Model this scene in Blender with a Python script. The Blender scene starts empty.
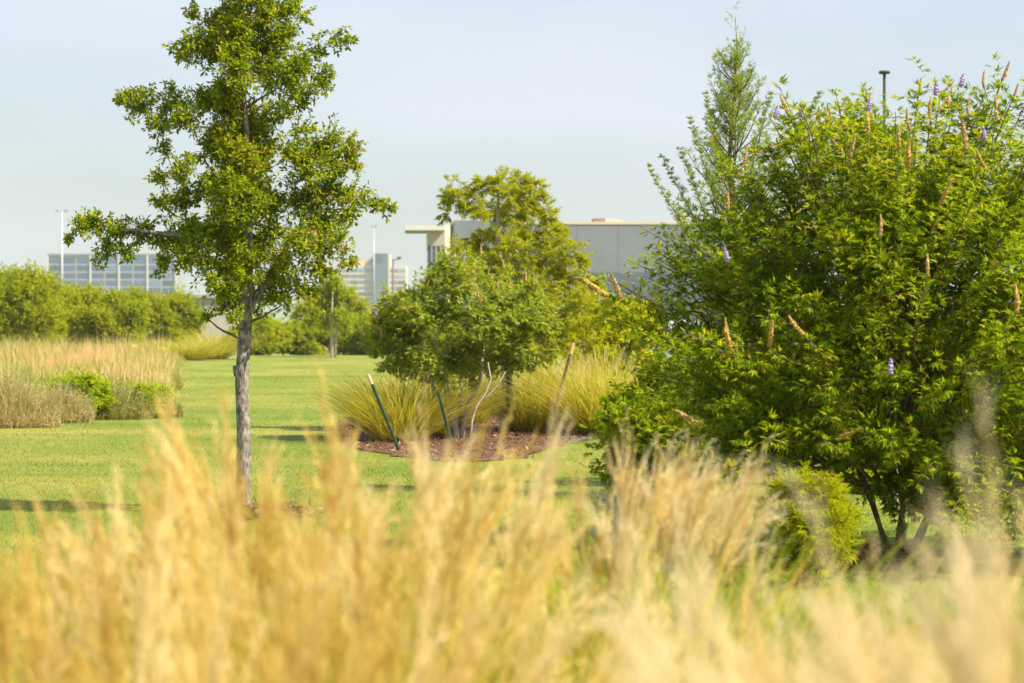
import bpy, math, random
import numpy as np
from mathutils import Vector

rng = np.random.default_rng(7)
random.seed(7)
C = bpy.context.scene
COL = C.collection
F = 2418.0; HZ = 320.0; EYE = 1.6
R = math.radians

def P(px, py, D):
    return np.array([(px-512)/F*D, D, EYE-(py-HZ)/F*D])
def X(px, D): return (px-512)/F*D
def Z(py, D): return EYE-(py-HZ)/F*D

# ------------------------------------------------------------------ materials
def new_mat(name):
    m = bpy.data.materials.new(name); m.use_nodes = True
    nt = m.node_tree; nt.nodes.clear()
    return m, nt, nt.nodes, nt.links

def ramp_node(N, stops, interp='LINEAR'):
    r = N.new('ShaderNodeValToRGB'); cr = r.color_ramp; cr.interpolation = interp
    while len(cr.elements) < len(stops): cr.elements.new(0.5)
    for e, (p, c) in zip(cr.elements, stops):
        e.position = p; e.color = (*c, 1)
    return r

def leaf_mat(name, stops, trans=0.4, rough=0.5, scale=1.5, hue_amt=0.35, tcol=(1.3,1.22,0.4), spec=0.1, objrand=0.0, randw=1.0):
    m, nt, N, L = new_mat(name)
    g = N.new('ShaderNodeNewGeometry'); r = ramp_node(N, stops)
    tc = N.new('ShaderNodeTexCoord')
    nz = N.new('ShaderNodeTexNoise'); nz.inputs['Scale'].default_value = scale; nz.inputs['Detail'].default_value = 2
    L.new(tc.outputs['Object'], nz.inputs['Vector'])
    a = N.new('ShaderNodeMath'); a.operation = 'MULTIPLY_ADD'; a.inputs[1].default_value = hue_amt*2; a.inputs[2].default_value = -hue_amt
    L.new(nz.outputs['Fac'], a.inputs[0])
    b = N.new('ShaderNodeMath'); b.operation = 'ADD'; b.use_clamp = True
    rw = N.new('ShaderNodeMath'); rw.operation='MULTIPLY_ADD'; rw.inputs[1].default_value=randw; rw.inputs[2].default_value=(1-randw)*.5
    L.new(g.outputs['Random Per Island'], rw.inputs[0]); L.new(rw.outputs[0], b.inputs[0]); L.new(a.outputs[0], b.inputs[1])
    L.new(b.outputs[0], r.inputs['Fac'])
    if objrand:
        oi = N.new('ShaderNodeObjectInfo'); c = N.new('ShaderNodeMath'); c.operation='MULTIPLY_ADD'; c.inputs[1].default_value=objrand*2; c.inputs[2].default_value=-objrand
        L.new(oi.outputs['Random'], c.inputs[0]); d = N.new('ShaderNodeMath'); d.operation='ADD'; d.use_clamp=True
        L.new(b.outputs[0], d.inputs[0]); L.new(c.outputs[0], d.inputs[1]); L.new(d.outputs[0], r.inputs['Fac'])
    bs = N.new('ShaderNodeBsdfPrincipled'); bs.inputs['Roughness'].default_value = rough
    bs.inputs['Specular IOR Level'].default_value = spec
    L.new(r.outputs['Color'], bs.inputs['Base Color'])
    mul = N.new('ShaderNodeMix'); mul.data_type = 'RGBA'; mul.blend_type = 'MULTIPLY'; mul.inputs['Factor'].default_value = 1
    L.new(r.outputs['Color'], mul.inputs['A']); mul.inputs['B'].default_value = (*tcol, 1)
    tr = N.new('ShaderNodeBsdfTranslucent'); L.new(mul.outputs['Result'], tr.inputs['Color'])
    mx = N.new('ShaderNodeMixShader'); mx.inputs['Fac'].default_value = trans
    L.new(bs.outputs[0], mx.inputs[1]); L.new(tr.outputs[0], mx.inputs[2])
    o = N.new('ShaderNodeOutputMaterial'); L.new(mx.outputs[0], o.inputs['Surface'])
    return m

def surf_mat(name, c1, c2=None, scale=4, rough=0.8, stretch=(1,1,1), bump=0.0, detail=6, metallic=0, spec=0.3, c3=None):
    m, nt, N, L = new_mat(name)
    tc = N.new('ShaderNodeTexCoord'); mp = N.new('ShaderNodeMapping'); mp.inputs['Scale'].default_value = stretch
    L.new(tc.outputs['Object'], mp.inputs['Vector'])
    nz = N.new('ShaderNodeTexNoise'); nz.inputs['Scale'].default_value = scale; nz.inputs['Detail'].default_value = detail; nz.inputs['Roughness'].default_value = .65
    L.new(mp.outputs[0], nz.inputs['Vector'])
    c2 = c2 or tuple(v*0.85 for v in c1)
    st = [(0.3, c1), (0.7, c2)] if c3 is None else [(0.3, c1), (0.5, c2), (0.68, c3)]
    r = ramp_node(N, st); L.new(nz.outputs['Fac'], r.inputs['Fac'])
    bs = N.new('ShaderNodeBsdfPrincipled'); bs.inputs['Roughness'].default_value = rough; bs.inputs['Metallic'].default_value = metallic
    bs.inputs['Specular IOR Level'].default_value = spec
    L.new(r.outputs['Color'], bs.inputs['Base Color'])
    if bump:
        bp = N.new('ShaderNodeBump'); bp.inputs['Strength'].default_value = bump; bp.inputs['Distance'].default_value = 0.02
        L.new(nz.outputs['Fac'], bp.inputs['Height']); L.new(bp.outputs[0], bs.inputs['Normal'])
    o = N.new('ShaderNodeOutputMaterial'); L.new(bs.outputs[0], o.inputs['Surface'])
    return m

M = {}
M['main_leaf'] = leaf_mat('elm_leaf', [(0,(.10,.17,.004)),(.3,(.19,.28,.006)),(.65,(.31,.40,.010)),(.92,(.46,.48,.025)),(1,(.52,.36,.05))], .52, scale=1.2)
M['vitex_leaf'] = leaf_mat('chaste_tree_leaf', [(0,(.08,.16,.004)),(.3,(.19,.29,.006)),(.6,(.31,.42,.010)),(.87,(.46,.52,.03)),(1,(.58,.42,.06))], .58, scale=2.5, hue_amt=.5)
M['vitex2_leaf'] = leaf_mat('chaste_tree_leaf_small', [(0,(.12,.20,.006)),(.3,(.23,.33,.012)),(.65,(.36,.44,.03)),(.9,(.50,.52,.12)),(1,(.56,.42,.14))], .52, scale=1.6)
M['cypress_leaf'] = leaf_mat('cypress_needles', [(0,(.26,.32,.006)),(.5,(.42,.46,.008)),(1,(.58,.56,.015))], .5, scale=1.8)
M['juniper_leaf'] = leaf_mat('juniper_sprays', [(0,(.14,.23,.02)),(.5,(.27,.37,.03)),(1,(.42,.48,.07))], .5, scale=2)
M['hedge_leaf'] = leaf_mat('field_shrub_leaf', [(0,(.22,.28,.006)),(.5,(.36,.42,.010)),(1,(.52,.54,.025))], .55, scale=.7)
M['weed_green'] = leaf_mat('meadow_shrub_leaf', [(0,(.26,.37,.008)),(.6,(.38,.48,.012)),(1,(.50,.54,.03))], .5, scale=2)
M['weed_grey'] = leaf_mat('dry_brush_leaf', [(0,(.30,.30,.12)),(.5,(.48,.42,.24)),(1,(.66,.54,.36))], .4, scale=2)
M['weed_dull'] = leaf_mat('dull_brush_leaf', [(0,(.20,.26,.06)),(.5,(.34,.36,.12)),(1,(.52,.44,.22))], .4, scale=2)
M['meadow'] = leaf_mat('meadow_blades', [(0,(.22,.32,.03)),(.3,(.38,.40,.09)),(.55,(.56,.48,.22)),(.8,(.68,.51,.31)),(1,(.70,.46,.30))], .4, scale=.3, hue_amt=1.6, randw=.4)
M['gold'] = leaf_mat('golden_blades', [(0,(.22,.26,.008)),(.16,(.40,.40,.012)),(.36,(.60,.50,.07)),(.8,(.74,.60,.16)),(1,(.62,.36,.05))], .4, scale=1.5, hue_amt=.3)
M['greenblade'] = leaf_mat('green_blades', [(0,(.14,.24,.006)),(.45,(.26,.36,.010)),(.8,(.48,.46,.03)),(1,(.62,.36,.05))], .4, scale=1.5, hue_amt=.3)
M['bedblade'] = leaf_mat('bed_grass_blades', [(0,(.24,.28,.015)),(.4,(.42,.42,.04)),(.75,(.58,.50,.11)),(1,(.70,.54,.20))], .4, scale=1.5, hue_amt=.3)
M['plume'] = leaf_mat('plume_bristles', [(0,(.56,.38,.08)),(.25,(.70,.54,.14)),(.5,(.82,.66,.24)),(.8,(.88,.74,.34)),(1,(.90,.80,.52))], .38, scale=3, hue_amt=.15, objrand=.5, tcol=(1.05,1,.8))
M['pale_plume'] = leaf_mat('pale_plume_bristles', [(0,(.76,.60,.28)),(.4,(.84,.72,.40)),(1,(.90,.84,.62))], .5, scale=3, hue_amt=.15, objrand=.4, tcol=(1.05,1,.85))
M['lawn_blade'] = leaf_mat('lawn_blades', [(0,(.105,.17,.012)),(.5,(.17,.23,.018)),(.85,(.26,.285,.04)),(1,(.42,.36,.14))], .35, scale=.35, hue_amt=.8)
M['bark'] = surf_mat('elm_bark', (.04,.033,.028), (.22,.19,.165), scale=15, stretch=(2.2,2.2,1.0), bump=1.0, rough=.95, c3=(.44,.40,.36))
M['bark_pale'] = surf_mat('pale_bark', (.30,.26,.22), (.48,.44,.40), scale=12, stretch=(2,2,.6), bump=.6, rough=.9)
M['bark_brown'] = surf_mat('brown_stems', (.10,.06,.035), (.24,.16,.10), scale=12, stretch=(2,2,.6), bump=.6, rough=.9)
M['bleached'] = surf_mat('bleached_wood', (.34,.28,.22), (.50,.43,.36), scale=12, stretch=(2,2,.6), bump=.4, rough=.85)
M['seed'] = surf_mat('seed_spike', (.36,.22,.05), (.66,.44,.13), scale=120, rough=.9, bump=.6)
M['seed_pink'] = surf_mat('seed_spike_pinkish', (.38,.24,.09), (.62,.44,.20), scale=120, rough=.9, bump=.6)
M['purple'] = surf_mat('purple_flowers', (.34,.26,.55), (.55,.46,.72), scale=90, rough=.8)
M['yellowf'] = surf_mat('yellow_flowers', (.75,.50,.02), (.85,.62,.04), scale=30, rough=.7)
M['mulch'] = surf_mat('mulch_ground', (.06,.028,.016), (.14,.07,.04), scale=26, rough=.95, bump=1.0, c3=(.24,.14,.09))
M['chip'] = leaf_mat('mulch_chips', [(0,(.05,.02,.012)),(.5,(.15,.07,.04)),(.9,(.28,.16,.10)),(1,(.42,.32,.22))], .0, scale=2)
M['green_metal'] = surf_mat('green_painted_steel', (.012,.04,.028), (.02,.055,.036), scale=30, rough=.5)
M['dark_metal'] = surf_mat('dark_steel', (.02,.02,.018), (.05,.04,.03), scale=30, rough=.55)
M['grey_metal'] = surf_mat('galvanised_steel', (.42,.44,.46), (.52,.54,.56), scale=8, rough=.5, metallic=.3)
M['pole_dark'] = surf_mat('dark_bronze_pole', (.09,.09,.10), (.13,.13,.14), scale=8, rough=.6)
M['strap'] = surf_mat('tan_strap', (.55,.38,.20), (.65,.48,.28), scale=40, rough=.8)
M['guard'] = surf_mat('pale_green_plastic', (.38,.46,.36), (.48,.55,.44), scale=20, rough=.6)
M['wall_grey'] = None
M['white'] = surf_mat('white_fascia', (.58,.57,.56), (.54,.53,.52), scale=.3, rough=.7)
M['beige'] = surf_mat('beige_panel', (.42,.36,.31), (.38,.33,.28), scale=.3, rough=.75)
M['cream'] = surf_mat('cream_panel', (.58,.50,.40), (.54,.46,.36), scale=.3, rough=.75)
M['pinkish'] = surf_mat('sandstone_band', (.62,.49,.41), (.58,.45,.38), scale=.2, rough=.8)
M['unit_shade'] = surf_mat('roof_unit_shade_brown', (.24,.17,.12), (.30,.22,.16), scale=.6, rough=.8)  # shade on the roof unit's left face put into the colour
M['asphalt'] = surf_mat('asphalt', (.05,.05,.052), (.08,.08,.08), scale=3, rough=.9)
M['concrete'] = surf_mat('concrete', (.36,.34,.31), (.46,.43,.39), scale=2, rough=.9)
M['shed'] = surf_mat('grey_siding', (.30,.29,.30), (.38,.36,.36), scale=.6, rough=.8)
M['carpaint'] = surf_mat('white_car_paint', (.75,.75,.76), (.72,.72,.73), scale=1, rough=.25, spec=.5)
M['tyre'] = surf_mat('rubber', (.02,.02,.02), (.03,.03,.03), scale=10, rough=.9)
M['tail'] = surf_mat('red_lens', (.4,.02,.02), (.35,.02,.02), scale=10, rough=.3)
M['teal'] = surf_mat('teal_sign', (.02,.30,.26), (.03,.34,.30), scale=10, rough=.5)

def glass_mat(name, col, rough=.12, metallic=.0):
    m, nt, N, L = new_mat(name)
    bs = N.new('ShaderNodeBsdfPrincipled'); bs.inputs['Base Color'].default_value = (*col,1)
    bs.inputs['Roughness'].default_value = rough; bs.inputs['Metallic'].default_value = metallic
    bs.inputs['Specular IOR Level'].default_value = .8
    oi = N.new('ShaderNodeObjectInfo'); rr_ = ramp_node(N, [(0,tuple(c*.45 for c in col)),(.5,col),(.85,tuple(c*1.25 for c in col)),(1,tuple(min(1,c*1.2+.12) for c in col))])
    L.new(oi.outputs['Random'], rr_.inputs['Fac']); L.new(rr_.outputs['Color'], bs.inputs['Base Color'])
    o = N.new('ShaderNodeOutputMaterial'); L.new(bs.outputs[0], o.inputs['Surface'])
    return m
M['glass_blue'] = glass_mat('blue_glass', (.05,.10,.24), .15, .1)
M['glass_dark'] = glass_mat('dark_glass', (.05,.08,.12), .15, .2)
M['glass_pale'] = glass_mat('pale_blue_glass', (.16,.24,.36), .2, .2)
M['spandrel'] = surf_mat('grey_spandrel', (.27,.30,.35), (.25,.28,.33), scale=.2, rough=.6)

def wall_panels():
    m, nt, N, L = new_mat('grey_tilt_up_panels')
    tc = N.new('ShaderNodeTexCoord')
    sx = N.new('ShaderNodeSeparateXYZ'); L.new(tc.outputs['Object'], sx.inputs[0])
    d = N.new('ShaderNodeMath'); d.operation = 'DIVIDE'; d.inputs[1].default_value = 6.0; L.new(sx.outputs['X'], d.inputs[0])
    f = N.new('ShaderNodeMath'); f.operation = 'FRACT'; L.new(d.outputs[0], f.inputs[0])
    g = N.new('ShaderNodeMath'); g.operation = 'LESS_THAN'; g.inputs[1].default_value = .025; L.new(f.outputs[0], g.inputs[0])
    nz = N.new('ShaderNodeTexNoise'); nz.inputs['Scale'].default_value = .25; L.new(tc.outputs['Object'], nz.inputs['Vector'])
    r = ramp_node(N, [(.3,(.155,.175,.215)),(.7,(.18,.20,.24))]); L.new(nz.outputs['Fac'], r.inputs['Fac'])
    mx = N.new('ShaderNodeMix'); mx.data_type='RGBA'; mx.inputs['B'].default_value=(.11,.125,.16,1)
    L.new(g.outputs[0], mx.inputs['Factor']); L.new(r.outputs['Color'], mx.inputs['A'])
    bs = N.new('ShaderNodeBsdfPrincipled'); bs.inputs['Roughness'].default_value=.8
    L.new(mx.outputs['Result'], bs.inputs['Base Color'])
    o = N.new('ShaderNodeOutputMaterial'); L.new(bs.outputs[0], o.inputs['Surface'])
    return m
M['wall_grey'] = wall_panels()
M['wall_low'] = surf_mat('blue_grey_paint', (.085,.11,.165), (.095,.12,.175), scale=.3, rough=.8)

def lawn_mat():
    m, nt, N, L = new_mat('mown_lawn')
    tc = N.new('ShaderNodeTexCoord')
    def noise(scale, detail, st=(1,1,1)):
        mp = N.new('ShaderNodeMapping'); mp.inputs['Scale'].default_value = st; L.new(tc.outputs['Object'], mp.inputs['Vector'])
        n = N.new('ShaderNodeTexNoise'); n.inputs['Scale'].default_value = scale; n.inputs['Detail'].default_value = detail
        n.inputs['Roughness'].default_value=.7
        L.new(mp.outputs[0], n.inputs['Vector']); return n
    fine = noise(14, 6); big = noise(.22, 4, (1,.5,1)); stripes = noise(.45, 4, (.10,1,1))
    r1 = ramp_node(N, [(.25,(.095,.165,.015)),(.5,(.145,.215,.023)),(.75,(.235,.27,.045))]); L.new(fine.outputs['Fac'], r1.inputs['Fac'])
    r2 = ramp_node(N, [(.35,(0,0,0)),(.72,(1,1,1))]); L.new(big.outputs['Fac'], r2.inputs['Fac'])
    mx = N.new('ShaderNodeMix'); mx.data_type='RGBA'; mx.inputs['B'].default_value=(.40,.35,.10,1)
    mf = N.new('ShaderNodeMath'); mf.operation='MULTIPLY'; mf.inputs[1].default_value=.75; L.new(r2.outputs['Color'], mf.inputs[0])
    L.new(mf.outputs[0], mx.inputs['Factor']); L.new(r1.outputs['Color'], mx.inputs['A'])
    r3 = ramp_node(N, [(.40,(.72,.86,.72)),(.62,(1.15,1.06,1.0))]); L.new(stripes.outputs['Fac'], r3.inputs['Fac'])
    m2 = N.new('ShaderNodeMix'); m2.data_type='RGBA'; m2.blend_type='MULTIPLY'; m2.inputs['Factor'].default_value=1
    L.new(mx.outputs['Result'], m2.inputs['A']); L.new(r3.outputs['Color'], m2.inputs['B'])
    bs = N.new('ShaderNodeBsdfPrincipled'); bs.inputs['Roughness'].default_value=.85; bs.inputs['Specular IOR Level'].default_value=.15
    L.new(m2.outputs['Result'], bs.inputs['Base Color'])
    bp = N.new('ShaderNodeBump'); bp.inputs['Strength'].default_value=.7; bp.inputs['Distance'].default_value=.04
    L.new(fine.outputs['Fac'], bp.inputs['Height']); L.new(bp.outputs[0], bs.inputs['Normal'])
    o = N.new('ShaderNodeOutputMaterial'); L.new(bs.outputs[0], o.inputs['Surface'])
    return m
M['lawn'] = lawn_mat()

# ------------------------------------------------------------------ mesh helpers
def link_mesh(name, V, faces, mat, parent=None, smooth=False):
    """faces: (n,k) array or list of such arrays"""
    V = np.asarray(V, dtype=np.float32).reshape(-1,3)
    fl = faces if isinstance(faces, list) else [faces]
    fl = [np.asarray(f, dtype=np.int32) for f in fl if len(f)]
    me = bpy.data.meshes.new(name)
    me.vertices.add(len(V)); me.vertices.foreach_set('co', V.ravel())
    loops = np.concatenate([f.ravel() for f in fl]); tot = np.concatenate([np.full(len(f), f.shape[1], dtype=np.int32) for f in fl])
    start = np.concatenate([[0], np.cumsum(tot)[:-1]]).astype(np.int32)
    me.loops.add(len(loops)); me.loops.foreach_set('vertex_index', loops)
    me.polygons.add(len(tot)); me.polygons.foreach_set('loop_start', start)
    try: me.polygons.foreach_set('loop_total', tot)
    except Exception: pass
    me.polygons.foreach_set('use_smooth', np.full(len(tot), bool(smooth)))
    me.update(calc_edges=True)
    me.materials.append(mat if not isinstance(mat, str) else M[mat])
    o = bpy.data.objects.new(name, me); COL.objects.link(o)
    if parent is not None: o.parent = parent
    return o

def thing(name, label, cat, loc=(0,0,0), rz=0, group=None):
    o = bpy.data.objects.new(name, None); COL.objects.link(o)
    o.location = loc; o.rotation_euler = (0,0,rz); o.empty_display_size = .2
    o['label'] = label; o['category'] = cat
    if group: o['group'] = group
    return o
def tag(o, label, cat, group=None, kind=None):
    o['label'] = label; o['category'] = cat
    if group: o['group'] = group
    if kind: o['kind'] = kind
    return o
def struct(o): o['kind'] = 'structure'; return o

class MB:
    def __init__(s): s.v=[]; s.f3=[]; s.f4=[]; s.n=0
    def add(s, V, Fq=None, Ft=None):
        V=np.asarray(V,dtype=float).reshape(-1,3)
        if Fq is not None and len(Fq): s.f4.append(np.asarray(Fq)+s.n)
        if Ft is not None and len(Ft): s.f3.append(np.asarray(Ft)+s.n)
        s.v.append(V); s.n+=len(V)
    def box(s, x0,x1,y0,y1,z0,z1):
        V=[(x,y,z) for x in (x0,x1) for y in (y0,y1) for z in (z0,z1)]
        s.add(V, [(0,1,3,2),(4,6,7,5),(0,4,5,1),(2,3,7,6),(0,2,6,4),(1,5,7,3)])
    def tube(s, pts, rad, n=8, wob=0):
        pts=np.asarray(pts,dtype=float); k=len(pts); rad=np.broadcast_to(np.asarray(rad,dtype=float),(k,))
        T=np.gradient(pts,axis=0); T/= (np.linalg.norm(T,axis=1,keepdims=True)+1e-9)
        ref=np.array([0,1,0]) if abs(T[0][1])<.9 else np.array([1,0,0])
        A=np.cross(T,ref); A/= (np.linalg.norm(A,axis=1,keepdims=True)+1e-9); B=np.cross(T,A)
        th=np.linspace(0,2*np.pi,n,endpoint=False)
        rr=rad[:,None]*(1+ (rng.uniform(-wob,wob,(k,n)) if wob else 0))
        V=pts[:,None,:]+rr[...,None]*(np.cos(th)[None,:,None]*A[:,None,:]+np.sin(th)[None,:,None]*B[:,None,:])
        f=[]
        for i in range(k-1):
            for j in range(n):
                f.append((i*n+j,i*n+(j+1)%n,(i+1)*n+(j+1)%n,(i+1)*n+j))
        V=np.concatenate([V.reshape(-1,3),pts[:1],pts[-1:]])
        t=[(j,k*n,(j+1)%n) for j in range(n)]+[((k-1)*n+j,(k-1)*n+(j+1)%n,k*n+1) for j in range(n)]
        s.add(V,f,t)
    def leaves(s, p, a, nrm, L, W, fold=.12):
        """diamond leaves, folded along midrib"""
        p=np.asarray(p); n=len(p)
        if n==0: return
        a=a/(np.linalg.norm(a,axis=1,keepdims=True)+1e-9)
        sd=np.cross(a,nrm); sd/= (np.linalg.norm(sd,axis=1,keepdims=True)+1e-9)
        nn=np.cross(sd,a)
        L=np.broadcast_to(L,(n,))[:,None]; W=np.broadcast_to(W,(n,))[:,None]
        mid=p+a*L*.45+nn*W*fold
        V=np.stack([p,mid+sd*W*.5,p+a*L-nn*L*.06,mid-sd*W*.5],axis=1).reshape(-1,3)
        f=np.arange(4*n).reshape(n,4)
        s.add(V,f)
    def build(s,name,mat,parent=None,smooth=False):
        fl=[]
        if s.f4: fl.append(np.concatenate(s.f4))
        if s.f3: fl.append(np.concatenate(s.f3))
        return link_mesh(name,np.concatenate(s.v),fl,mat,parent,smooth)

def runit(n):
    v=rng.normal(size=(n,3)); return v/np.linalg.norm(v,axis=1,keepdims=True)

def bez(p0,p1,p2,n):
    t=np.linspace(0,1,n)[:,None]
    return (1-t)**2*p0+2*t*(1-t)*p1+t*t*p2

def twig_leaves(mb, a0, a1, nleaf, kind, size):
    """put leaves along many twigs; a0,a1 (n,3) twig start/ends"""
    n=len(a0)
    t=rng.uniform(.15,1.0,(n,nleaf,1))
    p=(a0[:,None]*(1-t)+a1[:,None]*t)
    d=(a1-a0); ln=np.linalg.norm(d,axis=1,keepdims=True)+1e-9; d=d/ln
    D=np.repeat(d[:,None],nleaf,1).reshape(-1,3); p=p.reshape(-1,3)
    m=len(p)
    if kind=='oval':
        side=runit(m); ax=D*.5+side*.9+np.array([0,0,-.12]); p=p+side*size*.25
        nr=runit(m)*.8+np.array([.25,-.1,.8])
        mb.leaves(p,ax,nr,size*rng.uniform(.65,1.25,m),size*rng.uniform(.42,.62,m))
    elif kind=='needle':
        side=runit(m)*np.array([1,1,.5]); ax=D*.8+side*.8+np.array([0,0,-.15])
        mb.leaves(p,ax,runit(m)+np.array([0,0,.8]),size*rng.uniform(.6,1.3,m),size*.16)
    elif kind=='palm':
        side=runit(m); side-= (side*D).sum(1,keepdims=True)*D; side/=np.linalg.norm(side,axis=1,keepdims=True)+1e-9
        pet=D*.5+side*.8; pet/=np.linalg.norm(pet,axis=1,keepdims=True)
        hub=p+pet*size*.45
        nr=np.array([0.1,-.1,1.0])+runit(m)*.45
        s2=np.cross(pet,nr); s2/=np.linalg.norm(s2,axis=1,keepdims=True)
        for ang,sc in ((0,1.0),(.6,.9),(-.6,.9),(1.25,.6),(-1.25,.6)):
            ax=pet*math.cos(ang)+s2*math.sin(ang)+np.array([0,0,-.10])
            mb.leaves(hub,ax,nr,size*sc*rng.uniform(.8,1.15,m),size*.28*sc)

# trees grown from a list of leaf masses ------------------------------------
def blob_tree(name, label, cat, base, trunk_pts, trunk_rad, blobs, leaf_mat_, bark, kind='oval', lsize=.045, dens=1.0,
              nleaf=12, group=None, stems=None, limbs=0, tw_up=.25, twig_len=.95, inner=.25, barkname='trunk', droop=0.0, tops=None):
    """base: world xyz; trunk_pts relative; blobs: (x,y,z,r) relative"""
    t=thing(name,label,cat,tuple(base),0,group)
    tm=MB(); tp=np.array(trunk_pts,dtype=float)
    # resample trunk
    s=np.linspace(0,len(tp)-1,len(tp)*6); i0=np.clip(s.astype(int),0,len(tp)-2); fr=(s-i0)[:,None]
    tc=tp[i0]*(1-fr)+tp[i0+1]*fr
    if len(tp)>2:
        for _ in range(3): tc[1:-1]=(tc[:-2]+tc[1:-1]*2+tc[2:])/4
    tr=np.interp(s,range(len(tp)),trunk_rad)
    tm.tube(tc,tr,12,.07)
    if stems:
        for pts,rad in stems: tm.tube(np.array(pts,dtype=float),rad,8,.06)
    br=MB(); lf=MB(); limb_objs=[]
    blobs=sorted(blobs,key=lambda b:math.hypot(b[0],b[1]))
    H_=tc[-1,2]*.12; kk=[i for i in range(len(tc)) if tc[i,2]>tc[0,2]+(tc[-1,2]-tc[0,2])*.24]
    nodes=[tc[i] for i in kk]; nrad=[tr[i] for i in kk]; nlev=[0.0]*len(kk)
    if stems:
        for sp_,sr_ in stems:
            for a_,b_ in zip(sp_[1:],sr_[1:]): nodes.append(np.array(a_,dtype=float)); nrad.append(b_); nlev.append(.3)
    top=tc[-1]
    for bi,(bx,by,bz,r) in enumerate(blobs):
        c=np.array([bx,by,bz])
        NP=np.array(nodes); df=c-NP; dist=np.linalg.norm(df,axis=1)
        want=NP[:,2]-(c[2]-.45*np.hypot(df[:,0],df[:,1]))
        cost=dist+.55*np.maximum(0,want)+.15*np.array(nlev)*H_
        j=int(np.argmin(cost)); p0=NP[j]; hd=dist[j]
        r0=max(.0035,min(nrad[j]*.62,.006+hd*.020))
        mid=(p0+c)/2+np.array([0,0,-.10*hd])+rng.normal(0,.05,3)*hd
        pts=bez(p0,mid,c,7)
        pts[2:5]+=rng.normal(0,.02,(3,3))*min(hd,.6)
        for q in range(2,7): nodes.append(pts[q]); nrad.append(r0*(1-.6*q/6)); nlev.append(nlev[j]+.35)
        br_m = MB() if bi<limbs else br
        br_m.tube(pts,np.linspace(r0,max(r0*.3,.003),7),6)
        ntw=max(6,int(dens*26*(r/.2)**2.0))
        d=runit(ntw); d[:,2]=d[:,2]*.75+tw_up; 
        out=np.array([bx,by,0]); out/=np.linalg.norm(out)+1e-6
        d=d+out*.25; d/=np.linalg.norm(d,axis=1,keepdims=True)
        st=c+runit(ntw)*r*inner*rng.uniform(0,1,(ntw,1))
        en=st+d*r*twig_len*rng.uniform(.55,1.15,(ntw,1)); en[:,2]-=droop*r
        for k in range(ntw):
            br_m.tube(np.array([st[k],(st[k]+en[k])/2+rng.normal(0,.01,3),en[k]]),[.0035,.0025,.001],3)
        if bi<limbs: limb_objs.append(br_m)
        twig_leaves(lf,st,en,nleaf,kind,lsize)
    to=tm.build(barkname,bark,t,True)
    lb_='bark_brown' if bark=='bark' else bark
    if br.n: br.build('branches',lb_,t)
    for b in limb_objs: b.build('limb',lb_,t,True)
    lf.build('crown',leaf_mat_,t)
    return t

def shrub(name,label,cat,loc,rx,ry,h,leafm,bark='bark_brown',n=40,lsize=.06,kind='oval',dens=1.0,group=None,z0=.1,nleaf=12,rr=.3,partname='foliage',flowers=None):
    blobs=[]
    for _ in range(n):
        v=runit(1)[0]; v*=rng.uniform(.35,1)**.5
        x,y,z=v[0]*rx,v[1]*ry,(v[2]*.5+.5)*(h-z0)+z0
        r=rr*rng.uniform(.65,1.15)*min(1,(rx+h)/2)
        blobs.append((x*(1-.35*rr),y*(1-.35*rr),min(z,h-r*.5),r))
    t=thing(name,label,cat,tuple(loc),0,group)
    st=MB(); lf=MB()
    for (x,y,z,r) in blobs:
        c=np.array([x,y,z]); p0=np.array([x*.15+rng.normal(0,.03),y*.15+rng.normal(0,.03),0])
        st.tube(bez(p0,np.array([x*.4,y*.4,z*.6]),c,5),np.linspace(.012,.004,5)*(1+h*.4),5)
        ntw=max(5,int(dens*22)); d=runit(ntw); d[:,2]=d[:,2]*.8+.2
        s=c+runit(ntw)*r*.2; e=s+d*r*rng.uniform(.6,1.1,(ntw,1)); e[:,2]=np.maximum(e[:,2],.03)
        twig_leaves(lf,s,e,nleaf,kind,lsize)
    st.build('stems',bark,t); lf.build(partname,leafm,t)
    return t

# grass -----------------------------------------------------------------------
def blades(mb,n,roots,L,w,th0,th1,phi=None,k=5,pw=1.4):
    phi=rng.uniform(0,2*np.pi,n) if phi is None else phi
    L=np.broadcast_to(L,(n,)); w=np.broadcast_to(w,(n,)); th0=np.broadcast_to(th0,(n,)); th1=np.broadcast_to(th1,(n,))
    p=np.array(roots,dtype=float); rows=[]
    tw=rng.uniform(-1.2,1.2,n)
    hd=np.stack([np.cos(phi),np.sin(phi),np.zeros(n)],1)
    sd=np.stack([-np.sin(phi+tw),np.cos(phi+tw),np.zeros(n)],1)
    for i in range(k+1):
        s=i/k; ww=(w*(1-s**2.2)+.0004)[:,None]*.5
        rows.append(np.stack([p-sd*ww,p+sd*ww],1))
        th=(th0+(th1-th0)*s**pw)[:,None]
        p=p+(L/k)[:,None]*(hd*np.sin(th)+np.array([0,0,1.])*np.cos(th))
    V=np.stack(rows,1)  # n,k+1,2,3
    base=(np.arange(n)*(2*(k+1)))[:,None]
    f=[]
    for i in range(k):
        a=base[:,0]+2*i; f.append(np.stack([a,a+1,a+3,a+2],1))
    mb.add(V.reshape(-1,3),np.concatenate(f))

def blade_mesh(n,Lr,w,base_r,mat,th0=(.02,.35),th1=(.3,1.5),name='blades'):
    mb=MB(); rr=base_r*np.sqrt(rng.uniform(0,1,n)); ph=rng.uniform(0,2*np.pi,n)
    roots=np.stack([rr*np.cos(ph),rr*np.sin(ph),np.zeros(n)],1)
    az=ph+rng.normal(0,.6,n)
    blades(mb,n,roots,rng.uniform(*Lr,n),w*rng.uniform(.6,1.3,n),rng.uniform(*th0,n)*(.3+rr/base_r),rng.uniform(*th1,n),az,6)
    o=mb.build(name,mat); me=o.data; bpy.data.objects.remove(o); return me

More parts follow.
